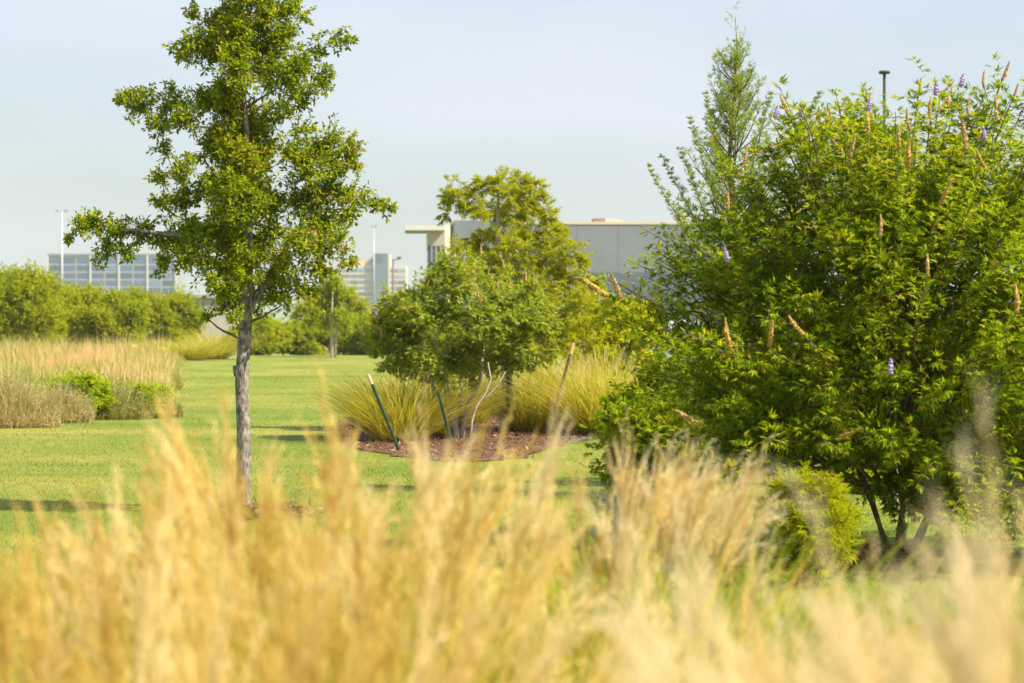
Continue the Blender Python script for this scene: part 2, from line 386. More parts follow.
def plume_mesh(H,head,lean,curve,mat,nb=85,rad=.0085,thick=.0016,blen=.06):
    """stalk and feathery head, rooted at origin, leaning to +X"""
    mb=MB(); k=10; pts=[]; p=np.zeros(3)
    for i in range(k+1):
        pts.append(p.copy()); s=i/k; th=lean+curve*s**2.2
        p=p+H/k*np.array([math.sin(th),0,math.cos(th)])
    pts=np.array(pts)
    mb.tube(pts,np.linspace(.0022,.0008,k+1),4)
    s=rng.uniform(1-head/H,1,nb); s=np.sort(s)
    idx=s*k; i0=np.clip(idx.astype(int),0,k-1); fr=(idx-i0)[:,None]
    c=pts[i0]*(1-fr)+pts[i0+1]*fr; T=pts[i0+1]-pts[i0]; T/=np.linalg.norm(T,axis=1,keepdims=True)
    u=(s-(1-head/H))/(head/H)
    env=np.sin(np.pi*np.clip(u*.85+.12,0,1))**.7
    rd=runit(nb); rd-=(rd*T).sum(1,keepdims=True)*T; rd/=np.linalg.norm(rd,axis=1,keepdims=True)
    L=blen*(.5+.7*env)*rng.uniform(.6,1.2,nb)
    a=T*.9+rd*(rad/blen)*1.1*env[:,None]
    mb.leaves(c,a,runit(nb),L,thick,0)
    o=mb.build('plume',mat); me=o.data; bpy.data.objects.remove(o); return me

def fan_mesh(H,nf,flen,lean,curve,mat,spread=.35,nod=.5,nb=32,br=.008,th=.0021,bl=.036):
    """stalk rooted at origin leaning to +X, ending in a fan of feathery fingers that nod to +X"""
    mb=MB(); k=10; pts=[]; p=np.zeros(3); Hs=H-flen*.75
    for i in range(k+1):
        pts.append(p.copy()); th_=lean+curve*(i/k)**2.2
        p=p+Hs/k*np.array([math.sin(th_),0,math.cos(th_)])
    pts=np.array(pts); mb.tube(pts,np.linspace(.0022,.0012,k+1),4)
    th0=lean+curve
    for f in range(nf):
        q=rng.uniform(.0,.10)*H; b=pts[-1]-np.array([math.sin(th0),0,math.cos(th0)])*q
        a0=th0+rng.normal(0,spread*.6); az=rng.normal(0,spread); L=flen*rng.uniform(.7,1.15); c=b.copy(); seg=8; cp=[c.copy()]
        nd=nod*rng.uniform(.4,1.4)
        for j in range(seg):
            a=a0+nd*(j/seg)**1.5; d=np.array([math.sin(a),az*(.6+.4*j/seg),math.cos(a)]); d/=np.linalg.norm(d); c=c+d*L/seg; cp.append(c.copy())
        cp=np.array(cp); s_=np.sort(rng.uniform(.08,1,nb)); ix=s_*seg; i0=np.clip(ix.astype(int),0,seg-1); fr=(ix-i0)[:,None]
        P0=cp[i0]*(1-fr)+cp[i0+1]*fr; T=cp[i0+1]-cp[i0]; T/=np.linalg.norm(T,axis=1,keepdims=True)
        mb.tube(cp,np.linspace(.0012,.0005,seg+1),3)
        rd=runit(nb); mb.leaves(P0,T*.9+rd*br/bl*2.2,runit(nb),bl*rng.uniform(.5,1.2,nb),th,0)
    o=mb.build('plume',mat); me=o.data; bpy.data.objects.remove(o); return me

BL={'gold':[blade_mesh(520,(.6,1.15),.006,.16,'gold',(.02,.4),(.2,1.1)) for _ in range(3)],
    'green':[blade_mesh(900,(.6,1.2),.007,.17,'greenblade',(.05,.5),(.6,1.9)) for _ in range(2)],
    'bed':[blade_mesh(900,(.6,1.15),.006,.16,'bedblade',(.1,.7),(.5,1.7)) for _ in range(3)]}
PL={'gold':[fan_mesh(1.0,n,h,l,c,'plume',sp_,nd) for n,h,l,c,sp_,nd in ((9,.20,.04,.2,.22,.5),(8,.18,.12,.35,.28,.7),(10,.22,.2,.3,.25,.5),(7,.18,.3,.5,.3,.8),(9,.2,.02,.1,.3,.4),(8,.17,.4,.5,.3,.6),(3,.22,.1,.2,.1,.3),(2,.24,.18,.3,.08,.3))],
    'pale':[fan_mesh(1.0,n,h,l,c,'pale_plume',sp_,nd,44,.009,.002,.04) for n,h,l,c,sp_,nd in ((12,.2,.03,.15,.3,.5),(11,.2,.12,.3,.3,.7),(12,.22,.2,.4,.32,.6),(10,.19,.28,.5,.3,.8))],
    'thin':[plume_mesh(1.0,h,l,c,'pale_plume',60,.016,.0016,.04) for h,l,c in ((.3,.06,.3),(.3,.16,.5),(.26,.26,.4))]}

GI=[0]; PS=.62
def clump(name,label,x,y,H,kind,pk,npl,group,bs=1.0,sp=1.0,bh=.9,z=0,tilt=None,hvar=(.7,1.05)):
    """ornamental grass: blades part + individual plume parts. H = plume-top height"""
    t=thing(name,label,'plant',(x,y,z),0,group)
    ms=BL[kind]; me=ms[GI[0]%len(ms)]; GI[0]+=1
    b=bpy.data.objects.new('blades',me); COL.objects.link(b); b.parent=t
    b.rotation_euler=(0,0,rng.uniform(0,6.28)); b.scale=(bs*sp,bs*sp,H*bh)
    for i in range(min(98,int(npl*(.72 if pk=='gold' else 1)))):
        pm=PL[pk][int(rng.integers(len(PL[pk])))]
        o=bpy.data.objects.new('plume',pm); COL.objects.link(o); o.parent=t
        ph=rng.uniform(0,6.28); r=.17*bs*math.sqrt(rng.uniform(0,1))
        o.location=(r*math.cos(ph),r*math.sin(ph),0)
        hh=H*rng.uniform(*hvar)
        az=ph+rng.normal(0,.7)
        if tilt is not None and rng.uniform()<.75: az=tilt+rng.normal(0,.5)
        o.rotation_euler=(rng.normal(0,.05),rng.normal(0,.05),az)
        o.scale=(hh*sp*PS,hh*sp*PS,hh)
    return t

# ------------------------------------------------------------------ ground
def ground():
    xs=np.concatenate([[-3500,-1500,-600,-250],np.linspace(-120,120,61),[250,600,1500,3500]])
    ys=np.concatenate([[-60,-20],np.linspace(-5,140,80),[160,200,300,500,900,1600,2600,3800]])
    V=[];
    for y in ys:
        for x in xs:
            z=0.0
            if 8<y<108: z=.03*math.sin(x*.21+y*.13)*min(1,(y-8)/20)*min(1,max(0,(60-abs(y-58)))/20)*(1 if y<100 else .3)
            if y>110: z=-1.6*min(1,(y-110)/50)
            V.append((x,y,z))
    nx=len(xs); f=[(j*nx+i,j*nx+i+1,(j+1)*nx+i+1,(j+1)*nx+i) for j in range(len(ys)-1) for i in range(nx-1)]
    struct(link_mesh('lawn',V,np.array(f),'lawn',None,True))
ground()

def gz(x,y):
    return .03*math.sin(x*.21+y*.13)*min(1,(y-8)/20)*min(1,max(0,(60-abs(y-58)))/20)*(1 if y<100 else .3) if 8<y<108 else 0.0

def sheet(name,poly,mat,z=.02,dome=.0,group=None):
    poly=np.array(poly,dtype=float); c=poly.mean(0)
    # densify + wobble
    pts=[]
    n=len(poly)
    for i in range(n):
        a=poly[i]; b=poly[(i+1)%n]
        for s in np.linspace(0,1,6,endpoint=False): pts.append(a*(1-s)+b*s)
    pts=np.array(pts)
    for _ in range(2): pts=(np.roll(pts,1,0)+2*pts+np.roll(pts,-1,0))/4
    pts+=rng.normal(0,.05,pts.shape)*min(1,abs(poly-c).max()/2)
    V=[]; rings=[1,.85,.6,.3]
    for r in rings:
        for p in pts:
            q=c+(p-c)*r; V.append((q[0],q[1],gz(q[0],q[1])+z+dome*(1-r**2)+rng.uniform(0,.012)*(r<1)))
    V.append((c[0],c[1],gz(c[0],c[1])+z+dome)); m=len(pts); f=[];t=[]
    for k in range(len(rings)-1):
        for i in range(m): f.append((k*m+i,k*m+(i+1)%m,(k+1)*m+(i+1)%m,(k+1)*m+i))
    for i in range(m): t.append((3*m+i,3*m+(i+1)%m,4*m))
    o=link_mesh(name,V,[np.array(f),np.array(t)],mat,None,True); struct(o)
    return pts

def inpoly(x,y,poly):
    poly=np.asarray(poly); n=len(poly); ins=np.zeros(len(x),bool); j=n-1
    for i in range(n):
        xi,yi=poly[i]; xj,yj=poly[j]
        c=((yi>y)!=(yj>y))&(x<(xj-xi)*(y-yi)/(yj-yi+1e-12)+xi); ins^=c; j=i
    return ins
def gpt(px,py):
    D=EYE*F/(py-HZ); return (X(px,D),D)
def ell(cx,cy,rx,ry,n=14): return [(cx+rx*math.cos(2*math.pi*i/n),cy+ry*math.sin(2*math.pi*i/n)) for i in range(n)]

beds=[('mulch_bed',[gpt(*q) for q in ((330,436),(345,447),(400,456),(450,463),(520,458),(565,441),(600,435),(628,429),(650,418),(620,408),(540,404),(430,404),(345,414))],.012,.02),
      ('mulch_ring',ell(X(243,19.6),19.5,.55,.35),.015,.05),
      ('mulch_ring',ell(2.0,16.0,.6,.45),.012,.06),
      ('mulch_bed',ell(6.4,23.6,4.0,2.2,18),.05,.04),
      ('planting_bed',[(-9,-2),(9,-2),(9,7.6),(4,8.4),(1.4,9.8),(0,9.6),(-3,8.2),(-9,8)],.02,.02)]
bed_polys=[]
for nm,poly,z,dm in beds:
    sheet(nm,poly,'mulch',z,dm); bed_polys.append(poly)

# wood chips on the beds (stuff)
mb=MB()
for (nm,poly,z,dm),cnt in zip(beds,(16000,3000,4000,5000,3000)):
    poly=np.array(poly); lo=poly.min(0); hi=poly.max(0); q=rng.uniform(lo,hi,(cnt*2,2)); q=q[inpoly(q[:,0],q[:,1],poly)][:cnt]
    q=q+rng.normal(0,.08,q.shape); n=len(q); p=np.column_stack([q,np.full(n,z+.012)+rng.uniform(0,dm+.01,n)+np.array([gz(a_,b_) for a_,b_ in q])])
    a=runit(n)*np.array([1,1,.35]); mb.leaves(p,a,runit(n)*.4+np.array([0,0,1]),rng.uniform(.03,.09,n),rng.uniform(.012,.03,n),0)
tag(mb.build('mulch_chips','chip'),'reddish brown wood mulch chips lying on the planting beds','mulch',kind='stuff')

# lawn blades (stuff)
n=460000
D=np.exp(rng.uniform(math.log(8.5),math.log(85),n)); px=rng.uniform(-80,1120,n)
x=(px-512)/F*D; y=D; ok=rng.uniform(0,1,n)<np.clip(1.15-D/75,0,1)
for poly in bed_polys:
    pc=np.array(poly); cc=pc.mean(0); ok&=~inpoly(x+rng.normal(0,.05,n),y+rng.normal(0,.1,n),cc+(pc-cc)*.95)
meadow_edge=[gpt(-160,428),gpt(0,424),gpt(95,417),gpt(168,412),gpt(176,385),gpt(192,352),gpt(-160,352)]
ok&=~inpoly(x,y,np.array(meadow_edge))
x,y,D=x[ok],y[ok],D[ok]; n=len(x)
hh=rng.uniform(.012,.028,n)*(1+D/70); ww=.003*(1+D/18)
zz=np.array([gz(a,b) for a,b in zip(x,y)])
ph=rng.uniform(0,6.28,n); th=rng.uniform(.2,1.25,n)
A=np.stack([np.sin(th)*np.cos(ph),np.sin(th)*np.sin(ph),np.cos(th)],1)
p=np.column_stack([x,y,zz-.004]); sdv=np.stack([-np.sin(ph),np.cos(ph),np.zeros(n)],1)
V=np.stack([p-sdv*ww[:,None]*.5,p+sdv*ww[:,None]*.5,p+A*hh[:,None]],1).reshape(-1,3)
tag(link_mesh('lawn_grass',V,np.arange(3*n).reshape(n,3),'lawn_blade'),'short mown green grass covering the lawn','grass',kind='stuff')

# ------------------------------------------------------------------ meadow on the left (stuff) and its shrubs
mp_=np.array(meadow_edge); lo=mp_.min(0); hi=mp_.max(0)
# area-weighted towards near edge
n=60000; q=np.column_stack([rng.uniform(lo[0],hi[0],n),np.exp(rng.uniform(math.log(38),math.log(118),n))])
q=q+rng.normal(0,.5,q.shape); q=q[inpoly(q[:,0],q[:,1],mp_)][:17000]
nc=len(q)
n=nc*9; roots=np.repeat(q,9,0)+rng.normal(0,.2,(n,2)); hq=np.repeat(.35+.25*(np.sin(q[:,0]*.7+q[:,1]*.23)+1)/2+rng.uniform(0,.2,nc)+(rng.uniform(0,1,nc)<.06)*rng.uniform(.2,.5,nc),9)
front=EYE*F/(np.interp(roots[:,0]/roots[:,1]*F+512,[0,95,168,190],[424,417,412,352])-HZ)
ed=np.clip((roots[:,1]-front)/7,.15,1.0)*np.clip((q.repeat(9,0)[:,0]*0+1),0,1)
pxr=roots[:,0]/roots[:,1]*F+512; ed*=np.clip((190-pxr+rng.normal(0,4,n))/26,.2,1)*(1+.25*np.sin(roots[:,0]*.9+2)*np.sin(roots[:,1]*.35))
mb=MB(); blades(mb,n,np.column_stack([roots,np.zeros(n)]),hq*ed*rng.uniform(.6,1.2,n),.018,rng.uniform(.0,.35,n),rng.uniform(.2,1.2,n),None,3)
tag(mb.build('meadow_grass','meadow'),'tall tan and pinkish dry meadow grass left of the lawn','grass',kind='stuff')

def mshrub(px,top,base,wpx,label,mat,name='meadow_shrub',kind='oval',ls=.06,n=34,dens=1.0,rr=.32,cat='shrub',group='low shrubs in the meadow'):
    D=EYE*F/(base-HZ); w=wpx/2/F*D; h=(base-top)/F*D
    return shrub(name,label,cat,(X(px,D),D,-.02),w,w*.8,h,mat,n=n,lsize=ls,kind=kind,dens=dens,rr=rr,group=group,z0=.08)
def brush(px,top,base,wpx,label,mat,name,n=1500,seedheads=False):
    D=EYE*F/(base-HZ); w=wpx/2/F*D; h=(base-top)/F*D
    t=thing(name,label,'shrub',(X(px,D),D,-.02),0,'low shrubs in the meadow')
    r=np.sqrt(rng.uniform(0,1,n)); a=rng.uniform(0,6.28,n); ro=np.stack([r*np.cos(a)*w,r*np.sin(a)*w*.8,np.zeros(n)],1)
    hh=h*(1-.8*r**2.2)*(1+.18*np.sin(ro[:,0]*9/w+1.3)+.12*np.sin(ro[:,0]*23/w))*rng.uniform(.55,1.05,n)
    mb=MB(); blades(mb,n,ro,hh*1.1,.012,rng.uniform(0,.3,n)+r*.35,rng.uniform(.2,1.1,n),a+rng.normal(0,.8,n),4); mb.build('stems',mat,t)
    # twiggy tops
    mb=MB(); k=n*3; j=rng.integers(0,n,k); p=ro[j]*1.05; p[:,2]=hh[j]*rng.uniform(.45,.98,k); mb.leaves(p,runit(k)+np.array([0,0,.7]),runit(k),rng.uniform(.03,.09,k),rng.uniform(.008,.02,k)); mb.build('foliage',mat,t)
mshrub(80,372,419,64,'bright green low shrub in the meadow beside the grey brush','weed_green')
mshrub(150,387,417,48,'bright green dome shrub at the right tip of the meadow','weed_green')
brush(116,380,418,74,'dull brownish green brush between the two bright green shrubs','weed_dull','dry_brush')
brush(10,370,427,96,'pale grey tan dry brush at the far left of the meadow','weed_grey','dry_brush',2600)
brush(60,380,422,64,'tan dry brush just left of the bright green meadow shrub','weed_grey','dry_brush')
brush(160,392,416,44,'thin tan stems at the right tip of the meadow','weed_dull','dry_brush',900)
brush(152,364,388,60,'grey green tuft behind the bright green dome shrub','weed_dull','grassy_tuft')
mb=MB()
for i,(px,py) in enumerate(((134,347),(162,349),(166,356),(18,367))):
    D=70; t=thing('yellow_wildflower',['yellow wildflower head left of its neighbours above the meadow grass','yellow wildflower head in the back of the meadow near its right end','lowest yellow wildflower at the right end of the meadow','yellow wildflower by the left edge of the meadow'][i],'wildflower',(X(px,D),D,0),0,'yellow wildflowers in the meadow')
    h=Z(py,D); m1=MB(); m1.tube(np.array([[0,0,0],[.02,0,h*.5],[0,0,h]]),[.006,.005,.004],5); m1.build('stem','weed_green',t)
    m2=MB(); k=40; a=runit(k)*np.array([1,1,.5]); m2.leaves(np.tile([[0,0,h]],(k,1))+runit(k)*.07,a,runit(k),.09,.04); m2.build('flower_head','yellowf',t)

# ------------------------------------------------------------------ far shrubs / trees
def far_tree(px,top,base_px,wpx,D,label,mat='hedge_leaf',n=46,ls=.13,group='bushy trees behind the meadow',name='bushy_tree',rr=.34,cat='tree'):
    w=wpx/2/F*D; h=Z(top,D); x=X(px,D)
    zb=-.3
    blobs=[]
    for _ in range(n):
        v=runit(1)[0]; v*=rng.uniform(.3,1)**.45
        z=(v[2]*.5+.5)*h*.92+.12*h; sx=math.sqrt(max(.15,1-((z/h-.45)/.62)**2))
        blobs.append((v[0]*w*1.0,v[1]*w*.75,min(z,h*rng.uniform(.86,1.0)),w*rr*rng.uniform(.4,1.0)))
    return blob_tree(name,label,cat,(x,D,zb),[(0,0,0),(.05,0,h*.35),(0,.05,h*.8)],[.09,.07,.03],blobs,mat,'bark_brown','oval',ls,.36/max(rr*w,.6)**2*.6,14,group,inner=.7,twig_len=1.2)
far_tree(8,266,352,100,104,'large light green bushy tree at the left edge of the photo',n=60)
far_tree(62,290,350,84,112,'low bushy tree right of the large left edge tree')
far_tree(104,284,348,92,110,'wide yellow green bushy tree behind the middle of the meadow',n=54)
far_tree(156,288,350,84,113,'bushy tree at the right end of the row behind the meadow',n=54)
far_tree(38,300,350,50,108,'small bushy tree filling the gap beside the large left edge tree')
far_tree(258,318,356,60,116,'low hedge shrub just right of the main trunk',group='hedge shrubs behind the lawn crest',name='hedge_shrub',cat='shrub')
far_tree(300,320,356,60,118,'low hedge shrub left of the white stemmed young tree',group='hedge shrubs behind the lawn crest',name='hedge_shrub',cat='shrub')
far_tree(352,316,356,62,119,'low hedge shrub right of the white stemmed young tree',group='hedge shrubs behind the lawn crest',name='hedge_shrub',cat='shrub')
far_tree(392,306,356,56,117,'hedge shrub peeking out left of the low chaste tree',group='hedge shrubs behind the lawn crest',name='hedge_shrub',cat='shrub')
for i,(px,w,tp,D,lb) in enumerate(((450,70,318,120,'hedge shrub behind the low chaste tree'),(520,70,315,122,'hedge shrub behind the feathery cypress trunk'),(600,80,312,121,'hedge shrub beyond the leaning stake'),(680,80,322,135,'hedge shrub right of the white parked car'))):
    far_tree(px,tp,356,w,D,lb,group='hedge shrubs behind the lawn crest',name='hedge_shrub',cat='shrub')
# tussock by the shed
clump('grass_tussock','tall green and tan grass tussock below the grey shed',X(214,100),100,1.25,'bed','thin',10,None,3.2,1.0,1.1)
clump('grass_tussock','broad tan grass tussock just left of the main trunk far behind',X(190,96),96,1.0,'bed','thin',10,None,3.0,1.0,1.0)

# distant wood line
mb=MB(); tk=MB()
for i in range(130):
    D=rng.uniform(420,700); px=rng.uniform(-300,1500); h=rng.uniform(4,7); c0=np.array([X(px,D),D,-1.6])
    k=90; v=runit(k)*rng.uniform(.4,1,(k,1)); p=c0+np.array([0,0,h*.55])+v*np.array([h*.8,h*.6,h*.5])
    mb.leaves(p,runit(k),runit(k),rng.uniform(.8,1.6,k),rng.uniform(.6,1.2,k))
    mb.tube(np.array([c0,c0+np.array([0,0,h*.6])]),[.2,.1],5)
tag(mb.build('distant_wood','hedge_leaf'),'far off belt of low green trees beyond the lawn','wood',kind='stuff')

# young tree with white double stem
D=104; b0=np.array([X(332,D),D,-.05]); sc=D/F
def rel(px,py,dy,r,D,b): p=P(px,py,D); return (p[0]-b[0],dy,p[2]-b[2],r/F*D)
bl=[rel(px,py+7,rng.uniform(-.6,.6),r*.9,D,b0) for px,py,r in ((332,280,16),(320,290,16),(345,290,18),(308,300,16),(358,300,14),(330,300,20),(345,310,16),(315,312,14),(362,312,10),(298,308,11),(335,272,9),(326,318,12),(348,322,9),(310,322,10))]
bl+= [(a*.7,b+.5,c-.1,r) for a,b,c,r in bl[:7]]
blob_tree('young_tree','small young tree with two pale stems at the lawn crest','tree',b0,[(0,0,0),(-.02,0,1.2),(0,0,2.2),(.05,0,3.2)],[.09,.07,.05,.02],bl,'hedge_leaf','bleached','oval',.13,.35,10,
          stems=[([(.12,.02,0),(.17,.03,.9),(.25,.1,1.8),(.5,.1,2.6)],[.07,.055,.04,.02])])

# ------------------------------------------------------------------ MAIN TREE
D=19.6; b0=np.array([X(243,D),D,.03]); s=D/F
raw=[(255,-30,25),(240,-50,18),(262,-70,16),(250,-5,24),(228,12,18),(268,12,24),(290,2,10),(197,16,9),(210,25,14),(195,48,16),(182,52,10),(215,55,20),(258,45,26),(285,38,14),
(298,15,9),(335,40,10),(350,42,7),(318,52,9),(300,62,16),(288,85,22),(320,82,12),(330,74,7),(240,78,20),(265,70,20),(300,100,12),
(125,98,9),(145,106,18),(170,100,16),(190,122,18),(205,100,14),(160,125,12),(165,150,10),(118,102,6),
(222,105,22),(248,120,24),(215,145,20),(250,150,24),(275,110,14),
(322,150,24),(348,148,13),(354,165,8),(310,172,20),(338,168,13),(292,160,16),(302,130,9),
(165,180,10),(190,172,14),(160,205,11),(185,198,18),(213,185,20),(240,180,24),
(85,228,14),(100,224,13),(70,240,6),(122,232,14),(145,236,14),(110,250,12),(100,262,7),(172,242,20),(165,265,11),(196,232,20),(200,258,20),(130,255,10),
(226,222,22),(240,208,24),(218,268,20),(226,290,16),(245,300,16),(218,306,10),(268,296,16),(278,270,20),(250,262,20),
(265,205,20),(298,200,22),(328,192,20),(354,200,15),(376,206,11),(391,208,6),(345,216,12),(318,225,20),(332,243,18),(300,250,22),(345,262,9),(320,270,15),(300,292,14),(284,305,9),(205,318,7),(238,318,9)]
bl=[]
for px,py,r in raw:
    off=abs(px-245); maxr=105 if py>180 else (85 if py>90 else 60)
    dm=math.sqrt(max(0,maxr**2-off**2))*s*.75
    bl.append(rel(px,py,rng.uniform(-dm,dm)*.8,r*1.12,D,b0))
# masses on the near and far side of the trunk
for _ in range(36):
    py=rng.uniform(-10,300); maxr=(95 if py>180 else (70 if py>90 else 50)); a=rng.uniform(0,2*math.pi); q=rng.uniform(.3,.75)*maxr
    bl.append(rel(245+math.cos(a)*q*.45,py,math.sin(a)*q*s*1.1,17,D,b0))
tp=[(0,0,-.05),(0,0,.05),(.01,0,.6),(-.015,.01,1.1),(.02,.0,1.5),(.04,0,2.0),(.05,.02,2.8),(-.02,0,3.8),(.03,0,4.8)]
blob_tree('shade_tree','tall slender shade tree with straight grey trunk standing alone on the lawn','tree',b0,tp,[.085,.066,.058,.055,.056,.042,.026,.016,.008],bl,'main_leaf','bark','oval',.041,2.4,17,inner=.8,twig_len=1.1,limbs=14,
          stems=[([(.0,.0,1.55),(.10,.02,1.75),(.28,.05,2.05),(.5,.06,2.4),(.62,.1,2.75)],[.032,.03,.025,.018,.01]),
                 ([(.03,.0,2.0),(-.15,.02,2.15),(-.45,.0,2.25),(-.9,-.05,2.3)],[.028,.022,.018,.012]),
                 ([(-.045,0,1.12),(-.075,0,1.2)],[.03,.012])])

# ------------------------------------------------------------------ mid bed
# bald cypress
D=35; b0=np.array([X(506,D),D,.08])
cy=[(500,182,11),(520,180,10),(535,185,8),(510,195,16),(480,188,10),(460,190,10),(450,198,9),(470,203,11),(530,200,12),(545,195,6),(500,210,14),(525,212,12),(448,213,6),(480,212,9),(545,212,8),(492,232,11),(515,235,12),
(530,236,12),(475,238,8),(555,232,8),(550,222,7),(512,248,16),(480,250,13),(460,256,12),(548,240,12),(565,236,9),(540,262,18),(570,255,12),(582,265,8),(500,270,18),(470,270,15),(450,262,9),(562,280,18),(590,280,9),
(530,290,20),(500,300,20),(575,300,15),(600,300,9),(550,318,18),(520,325,18),(580,322,14),(605,318,9),(560,340,14),(535,345,14),(500,340,14),(590,340,8),(440,275,8),(425,290,8)]
bl=[]
for px,py,r in cy:
    m=math.sqrt(max(0,1-((px-515)/90)**2))*min(1,(py-165)/120+.3)*.8
    bl.append(rel(px,py,rng.uniform(-m,m),r*1.1,D,b0))
blob_tree('cypress_tree','feathery yellow green cypress tree rising above the planting bed','tree',b0,[(0,0,-.1),(.02,0,.5),(-.03,0,1.2),(-.1,0,2.2),(-.12,0,3.0),(-.1,0,3.7)],[.10,.085,.07,.05,.03,.01],bl,'cypress_leaf','bark_pale','needle',.085,1.35,40,inner=.8,twig_len=1.3,limbs=5,tw_up=.1,droop=.2)

# low chaste tree (multi stem)
D=32.5; b0=np.array([X(458,D),D,.08])
vx=[(448,268,12),(470,270,12),(435,282,14),(460,288,18),(490,290,16),(510,300,14),(420,298,12),(400,312,13),(385,320,10),(376,318,6),(398,335,14),(420,322,18),(445,315,22),(475,318,22),(505,325,18),(530,320,14),(392,352,11),(384,345,8),(410,350,16),(435,350,20),(465,350,20),(495,352,18),(520,345,14),(540,335,10),(418,370,11),(440,374,10),(462,368,12),(490,372,9),(399,368,8),(512,366,8),(478,260,7),(500,275,9),(525,290,10),(405,300,7),(375,335,9),(378,352,7),(390,366,8),(405,372,9),(430,378,9),(450,380,9),(472,378,9),(455,362,18),(428,360,16),(482,360,15),(530,362,9),(550,352,8),(550,325,10),(500,305,16),(540,312,14),(520,360,12)]
bl=[]
for px,py,r in vx:
    m=math.sqrt(max(0,1-((px-455)/95)**2))*.9
    bl.append(rel(px,py,rng.uniform(-m,m),r,D,b0))
for _ in range(8): bl.append((rng.uniform(-.9,.8),rng.uniform(-1,.8),rng.uniform(1.1,2.0),.2))
vt=blob_tree('chaste_tree','broad low chaste tree with several grey stems in the planting bed','tree',b0,[(0,0,-.1),(-.1,.02,.4),(-.22,0,.8),(-.3,0,1.3)],[.05,.04,.032,.02],bl,'vitex2_leaf','bark_pale','palm',.075,1.65,8,inner=.6,twig_len=1.2,tw_up=.2,
   stems=[([(.02,0,-.1),(.12,0,.35),(.3,.05,.7),(.35,.05,1.3)],[.04,.035,.025,.02]),([(-.05,.02,-.1),(-.3,.1,.4),(-.45,.1,1.2)],[.04,.03,.02]),([(.05,.05,-.1),(.02,.15,.6),(.1,.2,1.3)],[.045,.035,.02]),([(-.02,-.05,-.1),(-.15,-.15,.45),(-.15,-.2,1.2)],[.03,.025,.015])])
def spike_mesh(L,r,bend,mat,rough=.35):
    mb=MB(); k=16; pts=np.array([[bend*(i/k)**2*L,0,L*i/k] for i in range(k+1)])
    rad=r*np.sin(np.pi*np.clip(np.linspace(.18,.98,k+1),0,1))**.6*(1+rng.uniform(-rough,rough,k+1)*.5)
    rad[0]=.0015
    mb.tube(pts,rad,7,rough)
    n=130; s=rng.uniform(.05,.98,n); i0=(s*k).astype(int); rd=runit(n)*np.array([1,1,.1]); rd/=np.linalg.norm(rd,axis=1,keepdims=True)
    mb.leaves(pts[i0]+rd*r*.6*(1-s[:,None]*.6),rd+np.array([0,0,.5]),runit(n),r*.9*(1.2-s*.6),r*.6,.3)
    o=mb.build('spike',mat); me=o.data; bpy.data.objects.remove(o); return me
SP={'seed':[spike_mesh(.19,.0145,b,'seed') for b in (.1,.25,.5)]+[spike_mesh(.2,.014,b,'seed_pink') for b in (.05,.3)],
    'purple':[spike_mesh(.13,.02,b,'purple') for b in (.0,.1)]}
def put_spike(t,p,d,kind,sc=1.0,label=None):
    me=SP[kind][int(rng.integers(len(SP[kind])))]
    o=bpy.data.objects.new('seed_spike' if kind=='seed' else 'flower_spike',me); COL.objects.link(o); o.parent=t
    o.location=tuple(p); o.rotation_mode='QUATERNION'; o.rotation_quaternion=Vector(d).to_track_quat('Z','X'); o.scale=(sc,)*3
    if label: o['label']=label
for px,py in ((463,262),(455,264),(377,318),(452,268)):
    p=P(px,py,D-.3)-b0; put_spike(vt,p,(rng.normal(0,.2),0,1),'purple',1.05)
for _ in range(45):
    b=bl[int(rng.integers(len(vx)))]; d=np.array([rng.normal(0,.4),rng.normal(0,.4),1.]); d/=np.linalg.norm(d)
    put_spike(vt,np.array(b[:3])+d*b[3]*.8,d,'seed',.8)
# bleached dead stem
t=thing('dead_branch','bleached forked dead branch standing in front of the cypress trunk','branch',(X(478,31.5),31.5,.03))
m=MB(); m.tube([(-.1,0,0),(-.08,0,.25),(-.02,0,.45),(.10,0,.62),(.17,0,.8),(.13,0,1.02)],[.018,.017,.016,.014,.011,.006],7,.1); m.build('stem','bleached',t,True)
m=MB(); m.tube([(.0,0,.48),(.15,.02,.6),(.28,.03,.75),(.36,.0,.9)],[.012,.011,.009,.005],7,.1); m.build('twig','bleached',t,True)
# stakes and posts
def tpost(label,bot,top,D,mat,w=.022,cap='strap',name='garden_stake',dy=0.0,caplen=.13):
    b=P(*bot,D); b[2]=0.02; tt=P(*top,D); t=thing(name,label,'stake',tuple(b)); v=tt-b; v[1]=dy
    m=MB(); pts=np.linspace([0,0,0],v,6); m.tube(pts,w,6); 
    for i in range(1,12): # studs
        c=v*i/12; m.box(c[0]-w*.35,c[0]+w*.35,c[1]-w*1.3,c[1]-w*.6,c[2]-.008,c[2]+.008)
    m.build('post',mat,t)
    if cap:
        u=v/np.linalg.norm(v); m=MB(); m.tube([v-u*.03,v+u*caplen],[w*1.25,w*1.1],7); m.build('strap',cap,t)
    return t
tpost('dark green steel stake leaning left at the left end of the bed',(399,452),(371,382),29.3,'green_metal',.02,'strap',caplen=.1)
tpost('upright dark steel pole right beside the cypress trunk',(508,428),(508,330),34.4,'dark_metal',.034,None,'support_pole')
tpost('thin leaning stake with a tan tip right of the cypress',(549,424),(571,352),34.0,'bark_brown',.021,'strap',caplen=.14)
tpost('short dark green stake between the chaste tree stems',(452,446),(438,392),30.8,'green_metal',.02,None)
